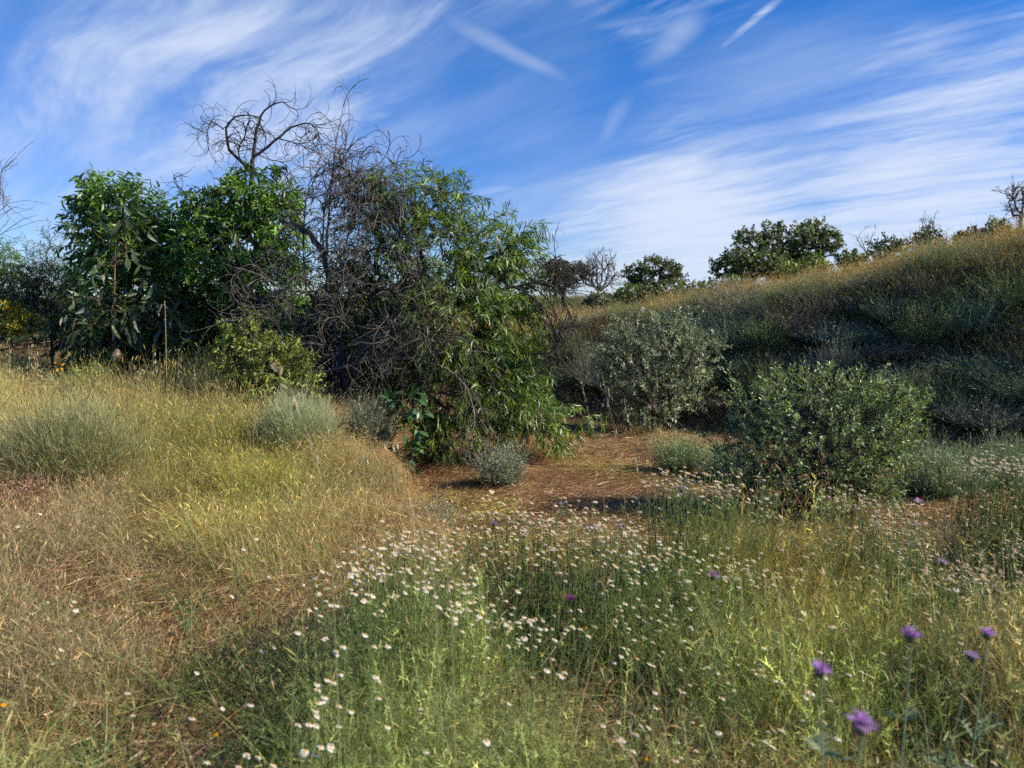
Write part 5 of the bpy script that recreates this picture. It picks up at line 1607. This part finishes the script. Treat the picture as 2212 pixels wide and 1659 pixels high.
oat('thick pale dry stalk rising straight in front of the sapling', [(360, 860), (359, 780), (358, 710), (356, 655)], 7.9, 'dense', 309, n=26, sl=.02, r=.005, col=(.50, .36, .22), top_share=.45, name='dry_stalk')
oat('wild oat head against the dark thicket between the dry stalk and the rockrose', [(425, 900), (423, 850), (420, 792)], 7.2, 'dense', 310, n=9, sl=.032, top_share=.3)
oat('tall thin green grass stalk in front of the matted patch', [(412, 1450), (413, 1350), (414, 1230), (412, 1100)], 2.9, 'dense', 311, n=6, sl=.016, col=(.2, .26, .12), r=.0022, top_share=.2, name='grass_stalk')
oat('thin green grass stalk at lower centre left, blurred and leaning right', [(612, 1655), (630, 1500), (655, 1330), (690, 1180)], 1.7, 'dense', 312, n=6, sl=.014, col=(.2, .27, .12), r=.0016, top_share=.25, name='grass_stalk')
oat('thin dry oat with spikelets crossing the right meadow', [(1668, 1330), (1655, 1260), (1640, 1200)], 3.0, 'dense', 313, n=7, sl=.018, col=(.42, .32, .22), top_share=.4)
oat('nodding pale oat on the gully lip below the seedling', [(740, 1120), (755, 1040), (790, 975), (830, 950), (850, 955)], 4.6, 'open', 314, n=9, sl=.036, top_share=.35, col=(.50, .50, .30))
for i, (xv, top) in enumerate([(330, 745), (345, 760), (385, 752), (392, 765), (62, 742), (75, 755), (300, 770), (20, 745), (465, 790), (478, 770)]):
    names = ['left of the dry stalk, taller', 'left of the dry stalk, shorter', 'right of the dry stalk, taller', 'right of the dry stalk, shorter', 'beside the yellow flowering bush, taller', 'beside the yellow flowering bush, shorter',
             'below the big-leaved sapling', 'at the left edge in front of the yellow flowers', 'at the left foot of the rockrose, shorter', 'at the left foot of the rockrose, taller']
    oat('pale wild oat before the thicket, ' + names[i], [(xv + 4, 870), (xv + 2, 820), (xv, top)], 8.1 + .1 * (i % 3), 'open', 320 + i, n=16, sl=.03, r=.002, col=(.55, .48, .32), top_share=.55)

# a pale stone at the foot of the sapling
rng = np.random.default_rng(400)
sv = rvec(400, rng)
import bmesh
bm = bmesh.new(); bmesh.ops.create_icosphere(bm, subdivisions=3, radius=1)
for v in bm.verts:
    n_ = .12 * float(fbm(np.array([v.co.x * 1.5 + 5]), np.array([v.co.y * 1.5 + v.co.z + 3]), 1.2, 3)[0]) * 4
    v.co = Vector((v.co.x * .055, v.co.y * .05, v.co.z * .075)) * (1 + n_)
me = bpy.data.meshes.new('stone'); bm.to_mesh(me); bm.free()
me.materials.append(wood_mat('stone_surface', (.20, .13, .09), (.30, .21, .15), 22)); me.polygons.foreach_set('use_smooth', np.ones(len(me.polygons), dtype=bool))
st_ = link('stone', me, None, 'pale tan stone at the foot of the sapling left of the thicket', 'stone')
p = at(252, 765, 9.0); st_.location = (p[0], 9.0, max(gz(p[0], 9.0) + .05, p[2] - .02))
# one white bloom high in the dark foliage
t_ = at(371 * .8436 * 1.0 + 8, 590, 9.9)
g = Geo(); Rm = head_frame(np.array([0, -1., .2]), rng) * 3.2
for (V, F), c in (((DV[0][0][0], DV[0][0][1]), WHITE), ((DV[0][1][0], DV[0][1][1]), YEL)):
    g.add(V @ Rm.T, F, np.broadcast_to(c, V.shape))
w_ = link('white_blossom', g.mesh('white_blossom', M_PETAL), None, 'single white open blossom in the dark foliage of the left acacia', 'flower'); w_.location = tuple(float(v) for v in t_)
